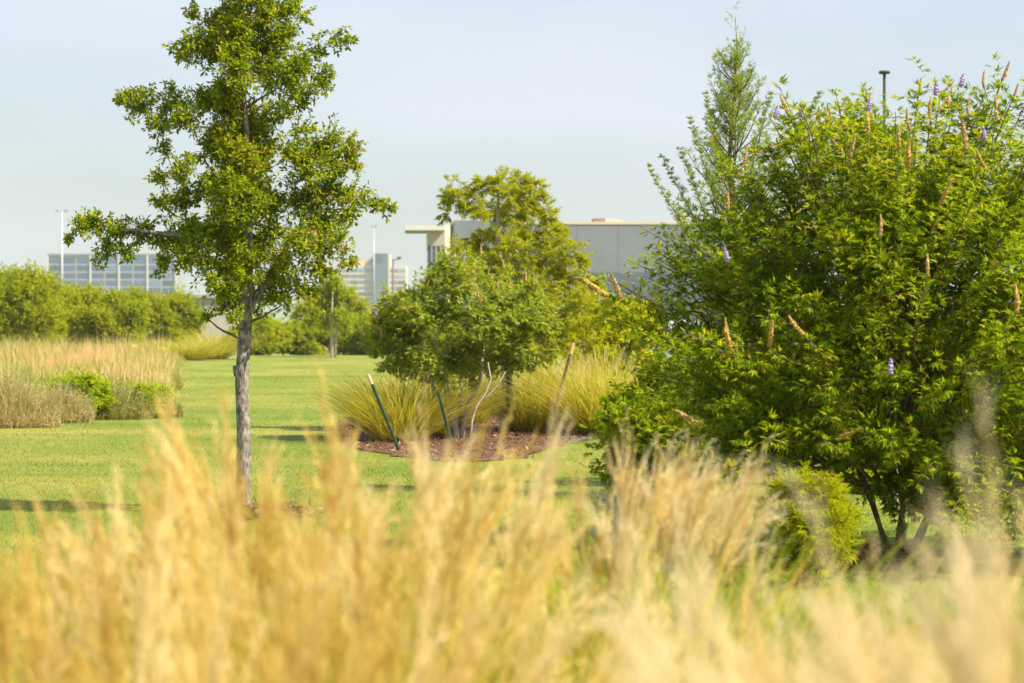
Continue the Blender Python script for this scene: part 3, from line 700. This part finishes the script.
# steel bed edging along the right front of the bed
pts=[np.array([*gpt(px,py),.03]) for px,py in ((567,443),(600,437),(630,431),(652,420))]
m=MB()
for a,b in zip(pts[:-1],pts[1:]):
    d=b-a; nrm=np.array([-d[1],d[0],0]); nrm/=np.linalg.norm(nrm); w=nrm*.004
    lo=np.array([0,0,-.03]); hi=np.array([0,0,.004])
    V=[a-w+lo,a+w+lo,a+w+hi,a-w+hi,b-w+lo,b+w+lo,b+w+hi,b-w+hi]
    m.add(V,[(0,1,2,3),(4,7,6,5),(0,4,5,1),(3,2,6,7),(1,5,6,2),(0,3,7,4)])
tag(m.build('bed_edging','pole_dark'),'thin grey steel edging strip along the front of the mulch bed','edging')
# bed grasses
G='fountain grasses in the middle bed'
for px,D,H,lb,bs,npl in ((400,32.0,1.02,'green fountain grass clump behind the leaning green stake',1.7,16),(432,34.0,1.0,'fountain grass clump behind the chaste tree stems',1.6,14),
    (535,34.9,.95,'small green fountain grass clump just right of the dark pole',1.5,12),(600,34.2,1.15,'big fountain grass clump right of the leaning stake',2.0,34),(572,38.5,1.12,'tan fountain grass clump behind the leaning stake',1.4,40),
    (545,40.5,1.15,'tan fountain grass clump far behind the dark pole',1.4,40),(622,38.0,1.0,'fountain grass clump touching the big right bush',1.4,30),(603,41.5,1.2,'tan plumed grass clump rearmost in the bed',1.5,45),(640,34.5,.9,'low fountain grass clump at the right end of the bed',1.3,20),
    (380,35.5,.8,'leftmost fountain grass clump of the bed',1.2,12),(470,37.5,1.0,'fountain grass clump between the chaste tree and cypress',1.3,20)):
    clump('fountain_grass_clump',lb,X(px,D),D,H,'bed','thin',npl,G,bs,1.15,1.0)
# yellow flowering bush at right of cypress
shr=shrub('yellow_green_bush','yellow green bush between the cypress and the big right bush','bush',(X(620,44),44,0),.95,.9,Z(300,44),'cypress_leaf',n=60,lsize=.08,kind='oval',rr=.26,z0=.5)
shrub('yellow_flower_bush','small bush topped with yellow flowers behind the cypress','bush',(X(585,43),43,0),.5,.5,Z(288,43),'cypress_leaf',n=34,lsize=.07,rr=.22,z0=.5)
last=[o for o in COL.objects if o.name.startswith('yellow_flower_bush')][-1]
for dx,dz in ((-.08,0),(.07,.05),(.0,-.08),(.14,-.04)):
    m=MB(); k=26; m.leaves(np.array([dx,-.25,Z(291,43)+dz])+runit(k)*.05,runit(k),runit(k),.06,.045); m.build('flower_cluster','yellowf',last)
shrub('green_bush','dense green bush behind the fountain grasses near the big right bush','bush',(X(600,47),47,0),.9,.9,Z(318,47),'hedge_leaf',n=50,lsize=.08,rr=.28,z0=.3)

# ------------------------------------------------------------------ BIG CHASTE TREE (right)
def big_vitex():
    bx,by=X(895,16.2),16.2
    t=thing('large_chaste_tree','very large sprawling chaste tree bush with tan seed spikes filling the right','bush',(bx,by,.05))
    st=MB(); lf=MB(); tips=[]
    c=np.array([0,0,1.62]); N_=900
    for i in range(N_):
        v=runit(1)[0]
        if v[2]<-.75: v[2]=-v[2]
        u=rng.uniform(.55,1.0) if rng.uniform()<.35 else rng.uniform(.86,1.06)
        lump=1+.10*math.sin(v[0]*5+v[2]*4)+.08*math.sin(v[1]*6+v[0]*7)
        q=abs(v)**(.85 if (v[0]>0 or v[2]<0) else 1.2)*np.sign(v); 
        e=c+q*np.array([1.95 if v[0]<0 else 2.15,1.75,1.42 if v[2]>0 else 1.25])*u*lump
        if e[2]<.33: e[2]=rng.uniform(.3,.55)
        if i%6==0: e=np.array([rng.uniform(-1.5,1.8),rng.uniform(-1.7,1.3),rng.uniform(.22,.75)])
        if e[0]<-.15 and e[2]<.62: e[2]=rng.uniform(.6,.85)
        if i%11==5: e=c+q*np.array([1.2,1.1,1.0])*rng.uniform(.3,.8)
        s0=np.array([e[0]*.2,e[1]*.2+.1,.45+max(0,e[2]-1)*.3])
        hor=np.array([e[0],e[1],0])
        mid=s0*.35+e*.65+np.array([0,0,.12]) - hor*.12
        pts=bez(s0,mid,e,8)
        pts[2:6]+=rng.normal(0,.05,(4,3))
        if i%7==0: st.tube(pts,np.linspace(.012,.003,8),5)
        elif i%2==0: st.tube(pts[4:],np.linspace(.005,.002,4),4)
        # opposite palmate leaves on the outer part, in four twigs
        sub=bez(s0,mid,e,14)[6:]
        nl=5
        twig_leaves(lf,sub[:-1],sub[1:],nl,'palm',rng.uniform(.045,.072))
        # side twigs
        for _ in range(3):
            j=int(rng.integers(1,6)); d=runit(1)[0]; d[2]=abs(d[2])*.6+.2; ee=sub[j]+d*rng.uniform(.15,.32)
            twig_leaves(lf,sub[j][None],ee[None],12,'palm',rng.uniform(.045,.068))
        dd=e-mid; dd/=np.linalg.norm(dd); dd=dd+np.array([0,0,.25])+rng.normal(0,.3,3); dd/=np.linalg.norm(dd)
        tips.append((e,dd,v))
    for k in range(6): a=k*1.05+.3; st.tube([(.15+math.cos(a)*.1,.7+math.sin(a)*.3,-.05),(.15+math.cos(a)*.25,.6+math.sin(a)*.3,.3),(math.cos(a)*.4,.3+math.sin(a)*.4,.9)],[.02,.015,.01],7,.1)
    for _ in range(110):
        a=np.array([rng.uniform(-.15,1.9),rng.uniform(-1.5,.4),rng.uniform(.4,.85)]); b2=a+np.array([rng.normal(0,.25),rng.uniform(-.4,.0),rng.uniform(-.3,-.02)])
        pts=bez(a,(a+b2)/2+np.array([0,0,.06]),b2,6); twig_leaves(lf,pts[:-1],pts[1:],6,'palm',.06); st.tube(pts,np.linspace(.004,.002,6),4)
    # erect shoots on top for the ragged outline
    tops=[(790,118),(805,150),(830,128),(858,130),(918,95),(850,118),(940,95),(955,105),(985,92),(1000,85),(1012,100),(770,150),(745,170),(850,160),(875,130),(930,120),(968,118),(1030,95),(1060,110),(728,215),(1040,130),(890,150),(815,175),(785,190),(760,200),(820,140),(840,135),(870,112),(948,112)]
    for px,py in tops:
        Dz=by+rng.uniform(-.6,.6); e=P(px,py,Dz)-np.array([bx,by,.05]); s0=e*np.array([.72,.8,1])-np.array([0,0,rng.uniform(.5,.75)])
        mid=(s0+e)/2+np.array([0,0,.05]); pts=bez(s0,mid,e,8); st.tube(pts,np.linspace(.007,.003,8),4)
        twig_leaves(lf,pts[:-1],pts[1:],5,'palm',.07)
        for _ in range(5):
            j=int(rng.integers(2,8)); d=runit(1)[0]; d[2]=abs(d[2])*.7+.3; twig_leaves(lf,pts[j][None],(pts[j]+d*rng.uniform(.1,.24))[None],7,'palm',.06)
        dd=e-mid; dd/=np.linalg.norm(dd)
        tips.append((e,dd+np.array([rng.normal(0,.45),0,.1]),np.array([0,-1,1])))
    # spikes: the front and top ones, each on the end of its own twig
    front=[k for k in range(N_) if tips[k][2][1]<-.12 and tips[k][2][2]>-.3 and tips[k][2][2]<.72 and tips[k][2][0]>-.62 and math.hypot((tips[k][0][0])/1.95,(tips[k][0][2]-1.6)/1.45)**2+(tips[k][0][1]/1.75)**2>.75]
    rn=lambda k: (tips[k][0][0]/2.0)**2+(tips[k][0][1]/1.75)**2+((tips[k][0][2]-1.62)/1.4)**2
    front.sort(key=lambda k:-rn(k)); pick=[]
    for k in front:
        e=tips[k][0]
        if len(pick)<62 and all(math.hypot(e[0]-tips[j][0][0],e[2]-tips[j][0][2])>.09 for j in pick): pick.append(k)
    nb_=len(pick); chosen=pick+list(range(N_,len(tips)))
    for i,k in enumerate(chosen):
        e,d,v=tips[k]; body=i<nb_
        d=np.array(d)*np.array([1,.5,1])+(np.array([rng.normal(0,.35),-.1,.5]) if body else 0); d=d/np.linalg.norm(d)
        p1=e+(v*.12+np.array([0,-.05,.06]) if body else d*.02)
        st.tube(np.array([e-d*.06,(e+p1)/2,p1+d*.01]),[.0035,.003,.0025],4)
        twig_leaves(lf,(e-d*.02)[None],p1[None],4,'palm',.045)
        put_spike(t,p1,d,'seed',rng.uniform(.65,1.05) if body else rng.uniform(.5,.85))
    st.build('stems','bark_brown',t); lf.build('foliage','vitex_leaf',t)
    for px,py,Dz in ((868,112,15.8),(985,142,15.2),(800,118,16),(890,375,14.6),(775,120,15.6),(960,88,16.5),(728,262,15.0),(935,96,15.9)):
        put_spike(t,P(px,py,Dz)-np.array([bx,by,.05]),(rng.normal(0,.15),0,1),'purple',rng.uniform(.6,.8))
    # long arching sprays to the left
    for (a,b) in (((645,332),(596,284)),((632,336),(618,286))):
        p0=P(*a,15.2)-np.array([bx,by,.05]); p1=P(*b,15.0)-np.array([bx,by,.05]); put_spike(t,p0*.25+p1*.75,(p1-p0)+rng.normal(0,.06,3),'seed',1.05)
big_vitex()

# juniper behind
def juniper():
    D=21.5; bx=X(735,D); t=thing('juniper_tree','slender juniper with a wispy pointed leader behind the big chaste tree','tree',(bx,D,.05))
    H=Z(22,D); tr=MB(); tr.tube([(0,0,-.05),(.03,0,1.5),(-.05,0,3.0),(.02,0,H*.92),(.0,0,H)],[.06,.045,.02,.006,.002],8,.05)
    lf=MB(); br=MB()
    A=[];B=[]
    for i in range(260):
        z=H*(1-rng.uniform(0.03,1)**.75*.9); u=1-z/H
        L=(.08+1.25*u**.9)*rng.uniform(.4,1.25); ph=rng.uniform(0,6.28)
        p0=np.array([0,0,z-L*.55 if z-L*.55>.3 else .3]); e=np.array([math.cos(ph)*L*.8,math.sin(ph)*L*.8,z+L*.25])
        mid=(p0+e)/2+np.array([math.cos(ph),math.sin(ph),0])*L*.12-np.array([0,0,.05])
        pts=bez(p0,mid,e,7); br.tube(pts,np.linspace(.008,.0015,7),4)
        for k in range(2,7):
            for _ in range(3):
                d=runit(1)[0]; d[2]=abs(d[2])+.5; d/=np.linalg.norm(d); ln=rng.uniform(.06,.15)*(1.25-k/9)
                A.append(pts[k]); B.append(pts[k]+d*ln)
        A.append(pts[-2]); B.append(pts[-1]+ (pts[-1]-pts[-2])*.6)
    for k in range(40):
        z=H*(.62+.4*k/40); ph=rng.uniform(0,6.28); A.append(np.array([0,0,z])); B.append(np.array([math.cos(ph)*.09,math.sin(ph)*.09,z+.1]))
    # long wispy outliers
    for (px,py) in ((648,168),(662,158),(680,150),(705,95),(820,95),(812,110),(770,95),(690,120)):
        e=P(px,py,D+rng.uniform(-.5,.5))-np.array([bx,D,.05]); p0=np.array([e[0]*.35,e[1]*.3,e[2]-.8]); mid=np.array([e[0]*.6,e[1]*.6,e[2]-.5])
        pts=bez(p0,mid,e,26); br.tube(pts,np.linspace(.007,.0012,26),4)
        for k in range(4,26):
            for _ in range(4):
                d=runit(1)[0]; d[2]=abs(d[2])+.4; d/=np.linalg.norm(d); A.append(pts[k]); B.append(pts[k]+d*rng.uniform(.03,.11)*(1.25-k/26))
    twig_leaves(lf,np.array(A),np.array(B),13,'needle',.036)
    tr.build('trunk','bark_brown',t,True); br.build('branches','bark_brown',t); lf.build('crown','juniper_leaf',t)
juniper()
# right-hand wisp behind bush
def bsh(name,label,px,D,top,w,mat,**k):
    shrub(name,label,'bush',(X(px,D),D,.03),w,w*.8,Z(top,D),mat,**k)
bsh('leafy_shrub','leafy green shrub at the left foot of the big chaste tree',648,15.2,400,.36,'vitex_leaf',n=40,lsize=.05,kind='palm',rr=.24,z0=.15,dens=.7)
bsh('leafy_shrub','small feathery yellow green shrub under the middle of the big chaste tree',806,14.4,482,.30,'cypress_leaf',n=46,lsize=.05,kind='needle',rr=.3,z0=.05,nleaf=20)
bsh('leafy_shrub','low light green shrub on the mulch behind the pale tree guard',880,22.5,482,.45,'weed_green',n=34,lsize=.06,rr=.3,z0=.05)
bsh('leafy_shrub','dark green shrub at the rear left of the big chaste tree',700,23.5,360,.9,'vitex_leaf',n=60,lsize=.075,rr=.26,z0=.1)
bsh('leafy_shrub','tall green shrub beyond the right part of the big chaste tree',1000,25,330,1.3,'vitex_leaf',n=70,lsize=.08,rr=.26,z0=.2)
bsh('leafy_shrub','tall green shrub hidden behind the middle of the big chaste tree',860,25.5,350,1.2,'vitex_leaf',n=70,lsize=.08,rr=.26,z0=.2)
# tree guard post
Dg=19.8; t=thing('tree_guard','pale green plastic tree guard tube standing under the big chaste tree','tree guard',(X(893,Dg),Dg,0))
m=MB(); m.tube([(0,0,0),(0,0,.45),(.004,0,.62)],[.03,.028,.028],12); m.build('tube','guard',t,True)
m=MB(); m.tube([(.035,0,0),(.035,0,.7)],[.008,.008],6); m.build('stake','bark_pale',t)

# ------------------------------------------------------------------ poles
Dp=60; t=thing('lamp_post','tall thin black pole with a flat cap rising behind the big chaste tree','pole',(X(884,Dp),Dp,-.05))
h=Z(72,Dp); m=MB(); m.tube([(0,0,0),(0,0,h)],[.042,.036],10); m.build('pole','dark_metal',t,True)
m=MB(); m.tube([(0,0,h),(0,0,h+.03),(0,0,h+.07)],[.13,.15,.12],16); m.build('cap','dark_metal',t)
m=MB(); m.tube([(0,0,-.0),(0,0,.4)],[.18,.17],12); m.build('footing','concrete',t)
def mast(px,top,D,label,mat,r,arms,aw):
    t=thing('light_mast',label,'lamp post',(X(px,D),D,-1.6),0); h=Z(top,D)+1.6
    m=MB(); m.tube([(0,0,0),(0,0,h)],[r*1.4,r*.8],10); m.build('pole',mat,t,True)
    for a in arms:
        m=MB(); m.tube([(0,0,h-.1),(a*aw,0,h)],[r*.5,r*.4],6); m.build('arm',mat,t)
        m=MB(); m.box(min(a*aw*.55,a*aw*1.05),max(a*aw*.55,a*aw*1.05),-.25,.25,h+.02,h+.22); m.build('lamp_head',mat,t)
mast(62,211,380,'tall pale light mast with twin heads in front of the left office building','grey_metal',.17,(-1,1),.95)
mast(374,226,420,'thin pale light mast in front of the stepped office building','grey_metal',.10,(-1,1),.5)
mast(393,259,240,'dark street lamp with one arm right of the glass stair tower','pole_dark',.09,(1,),.75)

# ------------------------------------------------------------------ buildings
def warehouse():
    D=350; ang=math.atan(.04); x0=X(452,D)
    t=thing('warehouse','large blank grey warehouse with a white entrance canopy','building',(x0,D,-1.6),ang)
    H=Z(224,D)+1.6; W=46.0; dp=60
    m=MB(); m.box(0,W,0,dp,0,H); m.build('wall','wall_grey',t)
    m=MB(); m.box(18.5,W+.004,-.06,-.003,0,Z(272,D)+1.6); m.build('painted_band','wall_low',t)
    m=MB(); m.box(-.05,W+.05,-.12,-.064,H-.02,H+.35); m.box(-.05,W+.05,-.064,dp,H+.004,H+.35); m.build('parapet_cap','cream',t)
    m=MB(); m.box(.3,6.6,-.3,12,0,Z(220.5,D)+1.6); m.build('raised_bay','wall_grey',t)
    # entrance tower, left
    s=.1447
    m=MB(); zt=Z(231,D)+1.6; m.box(-25*s,-7*s,-1.5,10,Z(246,D)+1.6,zt); m.build('entrance_wall','beige',t)
    m=MB(); m.box(-25*s,-7*s,-1.4,9,0,Z(246,D)+1.6-.004); m.build('curtain_glass','glass_dark',t)
    m=MB()
    for k in range(5): xx=-25*s+k*18*s/4; m.box(xx-.06,xx+.06,-1.56,-1.404,0,Z(246,D)+1.59)
    for k in range(6): zz=1.2+k*1.7; m.box(-25*s+.07,-7*s,-1.54,-1.406,zz,zz+.1)
    m.build('mullion','grey_metal',t)
    m=MB(); m.box(-47*s,-7*s-.01,-3.2,11,zt+.004,Z(226,D)+1.6); m.build('canopy','white',t)
    m=MB(); zc=Z(225.5,D)+1.6
    V=[(-7*s,-1.5,0),(.31,1.2,0),(.31,4,0),(-7*s,4,0),(-7*s,-1.5,zc),(.31,1.2,zc),(.31,4,zc),(-7*s,4,zc)]
    m.add(V,[(0,1,5,4),(1,2,6,5),(2,3,7,6),(3,0,4,7),(4,5,6,7),(0,3,2,1)]); m.build('angled_wall','cream',t)
    # roof unit: its shaded and sunlit faces painted brown and cream
    ux=(596-452)*s; m=MB(); m.box(ux,ux+11*s,3,8,H+.36,H+.36+4.4*s); m.build('roof_unit','unit_shade',t)
    m=MB(); a=ux+11*s+.02; z1=H+.36
    V=[(a,3,z1),(a+22*s,3,z1),(a+22*s,9,z1),(a,9,z1),(a,3,z1+4.4*s),(a+14*s,3,z1+3.6*s),(a+14*s,9,z1+3.6*s),(a,9,z1+4.4*s)]
    m.add(V,[(0,1,5,4),(1,2,6,5),(2,3,7,6),(3,0,4,7),(4,5,6,7)]); m.build('roof_unit_sunlit','cream',t)  # sunlit slope of the same unit, brightness put into the cream
warehouse()

def office_a():
    D=1300; s=D/F; x0=X(48,D); t=thing('office_building','wide blue glass office building beyond the bushes at left','building',(x0,D,-1.6),R(0))
    H=Z(255,D)+1.6; W=(176-48)*s
    m=MB(); m.box(0,W,0,30,0,H); m.build('wall','spandrel',t)
    fl=4.05; nb=9; bw=W/nb
    for k in range(9):
        z1=H-1.6-k*fl; 
        if z1-2.8<1: break
        for b in range(nb):
            m=MB(); m.box(b*bw+.5,(b+1)*bw-.5,-.15,-.01,z1-2.8,z1); m.build('window','glass_blue',t)
    m=MB()
    for b in range(nb+1): 
        if b%2==1 or b in (0,nb): m.box(b*bw-.45,b*bw+.45,-.7,-.16,0,H)
    m.build('column','white',t)
    m=MB(); m.box(-.3,W+.3,-.8,30.3,H+.004,H+.8); m.build('parapet_cap','spandrel',t)
office_a()
def office_b():
    D=1500; s=D/F; x0=X(334,D); t=thing('office_building','cream banded office building with a slanted glass stair tower','building',(x0,D,-1.6))
    H=Z(265,D)+1.6; W1=(374-334)*s
    m=MB(); m.box(0,W1,0,26,0,H); m.build('wall','pinkish',t)
    m=MB(); m.box(3,W1-2,4,22,H+.004,Z(259,D)+1.6); m.build('penthouse','cream',t)
    fl=5.9*s
    for k in range(7):
        z1=H-2.2-k*fl
        if z1-fl*.58<1: break
        for b in range(5):
            m=MB(); m.box(b*W1/5+.25,(b+1)*W1/5-.25,-.2,-.01,z1-fl*.6,z1); m.build('window','glass_pale',t)
    tx0=(374-334)*s+.02; tx1=(388.3-334)*s; zt=Z(253.5,D)+1.6; sl=5*s
    m=MB(); m.box(tx0,tx1,-3,20,0,zt); m.build('stair_tower','glass_pale',t)
    m=MB(); zl=Z(262,D)+1.6
    V=[(tx0-sl,-2,zl),(tx0-.01,-2,zl),(tx0-.01,-2,zt-.4),(tx0-sl,16,zl),(tx0-.01,16,zl),(tx0-.01,16,zt-.4)]
    m.add(V,[(0,3,5,2),(0,1,4,3),(1,2,5,4)],[(0,2,1),(3,4,5)]); m.build('slanted_roof','glass_blue',t)
    m=MB(); m.box(tx0+1.2,tx1-3.2,-3.2,-3.01,zt-6,zt-.6); m.build('dark_pane','glass_blue',t)
    m=MB(); m.box(tx1+.01,tx1+1.0,-3.3,20,0,zt-.5); m.build('tower_edge','cream',t)
    a=tx1+1.02; b_=(406-334)*s
    m=MB(); m.box(a,b_,0,24,0,H-.3); m.build('side_wall','pinkish',t)
    for k in range(7):
        z1=H-2.4-k*fl
        if z1-fl*.58<1: break
        for q in range(2):
            w=(b_-a)/2; m=MB(); m.box(a+q*w+.25,a+(q+1)*w-.25,-.2,-.01,z1-fl*.6,z1); m.build('window','glass_pale',t)
office_b()
# shed
D=190; t=thing('storage_shed','low grey shed with a pale base left of the main trunk','shed',(X(186,D),D,-1.6))
zt=Z(298,D)+1.6; zm=Z(317,D)+1.6; wd=60/F*D
m=MB(); m.box(0,wd,0,5,zm,zt); m.build('wall','shed',t)
m=MB(); m.box(-.3,wd+.3,-.3,5.3,zt+.004,zt+.25); m.build('roof','shed',t)
m=MB(); m.box(-.05,wd+.05,-.05,5.05,0,zm-.004); m.build('base_wall','concrete',t)
m=MB(); m.box(wd*.12,wd*.3,-.08,-.004,zm+.1,zt-.4); m.build('door','pole_dark',t)

# parking lot & car
struct(link_mesh('parking_lot',[(4,86,.03),(34,86,.03),(34,108,.03),(4,108,.03)],np.array([(0,1,2,3)]),'asphalt'))
def car():
    D=92; t=thing('parked_car','white parked car glimpsed through the left edge of the big chaste tree','car',(X(703,D),D,.035),R(0))
    # side profile (x,z), extruded in y with rounded ends
    prof=[(-2.2,.35),(-2.25,.7),(-2.15,.95),(-1.75,1.02),(-1.25,1.5),(-.9,1.58),(.5,1.56),(1.0,1.4),(1.45,1.05),(2.1,.92),(2.28,.7),(2.28,.4)]
    m=MB(); ys=[(-.88,.86),(-.8,1),(.8,1),(.88,.86)]; n=len(prof); V=[]
    for y,k in ys:
        for x,z in prof: V.append((x*(.985 if k<1 else 1),y,.35+(z-.35)*(.97 if k<1 else 1)))
    f=[(k*n+i,k*n+(i+1)%n,(k+1)*n+(i+1)%n,(k+1)*n+i) for k in range(3) for i in range(n)]
    m.add(V,f); me=m
    o=link_mesh('body',np.concatenate(m.v),[np.concatenate(m.f4),],'carpaint',t)
    m=MB(); m.add([V[i] for i in range(n)]+[V[3*n+i] for i in range(n)],None,[(0,i+1,i) for i in range(1,n-1)]+[(n,n+i,n+i+1) for i in range(1,n-1)]); m.build('side_panel','carpaint',t)
    for sx in (-.9,.9):
        for (a,b) in ((-1.15,-.3),(-.2,.85)):
            m=MB(); m.box(a,b,min(sx,sx*1.01),max(sx,sx*1.01),1.02,1.42); m.build('window','glass_dark',t)
    for wx in (-1.4,1.4):
        for wy in (-.82,.82):
            m=MB(); m.tube([(wx,wy-.1,.32),(wx,wy+.1,.32)],[.33,.33],16); w=m.build('wheel','tyre',t)
            m=MB(); m.tube([(wx,wy*1.13-.02,.32),(wx,wy*1.13+.02,.32)],[.2,.2],12); m.build('rim','grey_metal',w)
    m=MB(); m.box(-2.29,-2.2,-.8,-.5,.72,.88); m.build('tail_light','tail',t)
car()

# ------------------------------------------------------------------ foreground grasses
FG='tall golden plume grasses in the foreground bed'
def fg(px,D,top,lb,kind='gold',pk='gold',npl=60,bs=1.0,sp=1.0,bh=.88,tilt=None,hv=(.7,1.06)):
    clump('plume_grass_clump',lb,X(px,D),D,Z(top-(12 if pk=='gold' else 6),D),kind,pk,npl,FG,bs,sp,bh,0,tilt,hv)
fg(20,4.2,560,'golden plume grass at the bottom left corner')
fg(112,5.4,462,'thin tall golden clump whose plumes stand left of the tree trunk',npl=14,bs=.6,hv=(.85,1.02))
fg(100,3.6,580,'low golden clump right of the bottom left corner',npl=60)
fg(175,4.6,505,'dense golden clump left below the tree trunk',npl=70)
fg(240,5.2,478,'golden clump directly in front of the tree trunk base',npl=70)
fg(215,3.3,590,'blurred golden clump lowest under the tree trunk',npl=60)
fg(318,5.0,410,'tallest golden clump just right of the tree trunk',npl=90,hv=(.78,1.02))
fg(350,4.2,490,'dense golden clump right of the tree trunk at mid height',npl=70)
fg(335,3.0,610,'blurred golden clump low left of the centre',npl=60)
fg(452,5.6,388,'clump with a tall pale fan of plumes in front of the bed',npl=13,pk='pale',bs=.3,sp=.55,hv=(.9,1.03),bh=.7)
fg(420,4.6,535,'golden clump below the tall pale fan of plumes',npl=70)
fg(395,3.3,625,'blurred tan clump at the bottom centre','gold','gold',50)
fg(520,5.6,492,'golden clump right of the tall pale fan of plumes',npl=46)
fg(590,6.4,470,'golden clump with green leaves in front of the lawn right of centre','green',npl=46)
fg(650,6.9,440,'clump with a bright pale fan of plumes leaning right','green','pale',44,.8,.75,.8,tilt=0.1,hv=(.84,1.03))
fg(640,5.4,570,'green fountain of arching blades below the pale leaning fan','green','gold',8,1.5,1.2,1.05,hv=(.8,1))
fg(560,4.7,575,'green and rust arching clump at the lower middle','green','gold',14,1.5,1.2,1.05,hv=(.8,1))
fg(725,6.0,590,'green and rusty clump right of the pale leaning fan','green','gold',12,1.3,1.1,1.0,hv=(.8,1.05))
fg(785,3.6,690,'low tan clump at the bottom right of centre','gold','gold',30,1.0,.9,.85)
fg(815,4.4,640,'short golden clump in front of the feathery yellow green shrub',npl=34)
fg(860,3.3,665,'blurred tan clump below the feathery yellow green shrub','gold','gold',30)
fg(925,2.5,488,'nearest blurred plumes below the pale tree guard','gold','pale',9,.5,.7,.6,tilt=2.7,hv=(.86,1.02))
fg(1030,2.3,500,'nearest blurred plumes at the right edge of the photo','gold','pale',10,.6,.8,.6,tilt=2.7,hv=(.86,1.02))
fg(960,3.3,650,'blurred tan clump at the bottom right','gold','pale',40)
fg(1035,3.6,575,'blurred tan clump in the bottom right corner','gold','pale',40)
fg(700,4.9,600,'green fountain of blades behind the low tan clump at the bottom right of centre','green','gold',6,1.3,1.2,1.0,hv=(.8,1))
fg(1000,3.0,565,'pale blurred clump between the two nearest plume clumps at right','gold','pale',16,.6,.9,.7,tilt=2.7,hv=(.85,1.02))
fg(-60,4.2,550,'golden clump cut off by the left edge of the photo',npl=50)

# ------------------------------------------------------------------ haze
m=MB(); m.box(-3300,3300,-50,3600,-2.7,75)
mat,nt,N,L=new_mat('haze_air')
pv=N.new('ShaderNodeVolumePrincipled'); pv.inputs['Color'].default_value=(.86,.92,1,1); pv.inputs['Density'].default_value=.0002; pv.inputs['Anisotropy'].default_value=.3
o=N.new('ShaderNodeOutputMaterial'); L.new(pv.outputs[0],o.inputs['Volume'])
HAZE=m.build('haze',mat); HAZE['kind']='stuff'; HAZE['label']='thin pale haze in the air over the whole park'; HAZE['category']='haze'

# ------------------------------------------------------------------ world, sun, camera
sd=Vector((1,-.5,0)).normalized(); el=R(45)
w=bpy.data.worlds.new('World'); C.world=w; w.use_nodes=True; nt=w.node_tree; N=nt.nodes; L=nt.links; N.clear()
sky=N.new('ShaderNodeTexSky'); sky.sky_type='NISHITA'; sky.sun_disc=False; sky.sun_elevation=el
sky.sun_rotation=math.atan2(sd.x,sd.y); sky.air_density=1.0; sky.dust_density=1.6; sky.ozone_density=1.5
bg=N.new('ShaderNodeBackground'); bg.inputs['Strength'].default_value=.08
wo=N.new('ShaderNodeOutputWorld'); tc=N.new('ShaderNodeTexCoord'); mp=N.new('ShaderNodeMapping'); mp.inputs['Scale'].default_value=(1,1,5)
cn=N.new('ShaderNodeTexNoise'); cn.inputs['Scale'].default_value=3.2; cn.inputs['Detail'].default_value=5; cn.inputs['Roughness'].default_value=.5
L.new(tc.outputs['Generated'],mp.inputs['Vector']); L.new(mp.outputs[0],cn.inputs['Vector'])
cr=ramp_node(N,[(.33,(.30,.30,.30)),(.68,(.92,.92,.92))]); L.new(cn.outputs['Fac'],cr.inputs['Fac'])
cm=N.new('ShaderNodeMix'); cm.data_type='RGBA'; cm.inputs['B'].default_value=(5.0,5.4,6.15,1)
L.new(cr.outputs['Color'],cm.inputs['Factor']); L.new(sky.outputs[0],cm.inputs['A']); L.new(cm.outputs['Result'],bg.inputs['Color']); L.new(bg.outputs[0],wo.inputs['Surface'])
sl=bpy.data.lights.new('sun','SUN'); sl.energy=4.6; sl.angle=R(.5); sl.color=(1,.89,.69)
so=bpy.data.objects.new('sun',sl); COL.objects.link(so)
dirv=Vector((sd.x*math.cos(el),sd.y*math.cos(el),math.sin(el))); so.rotation_euler=dirv.to_track_quat('Z','Y').to_euler()

cd=bpy.data.cameras.new('camera'); cam=bpy.data.objects.new('camera',cd); COL.objects.link(cam); C.camera=cam
cd.sensor_width=36; cd.lens=36*F/1024; cd.clip_end=9000; cd.clip_start=.05
cam.location=(0,0,EYE); cam.rotation_euler=(R(90)-math.atan(21.5/F),0,0)
cd.dof.use_dof=True; cd.dof.focus_distance=20.5; cd.dof.aperture_fstop=4.3; cd.dof.aperture_blades=0
v=C.view_settings; v.view_transform='Standard'; v.look='None'; v.exposure=0.98; v.gamma=1
C.cycles.max_bounces=8; C.cycles.transmission_bounces=4; C.cycles.volume_bounces=1
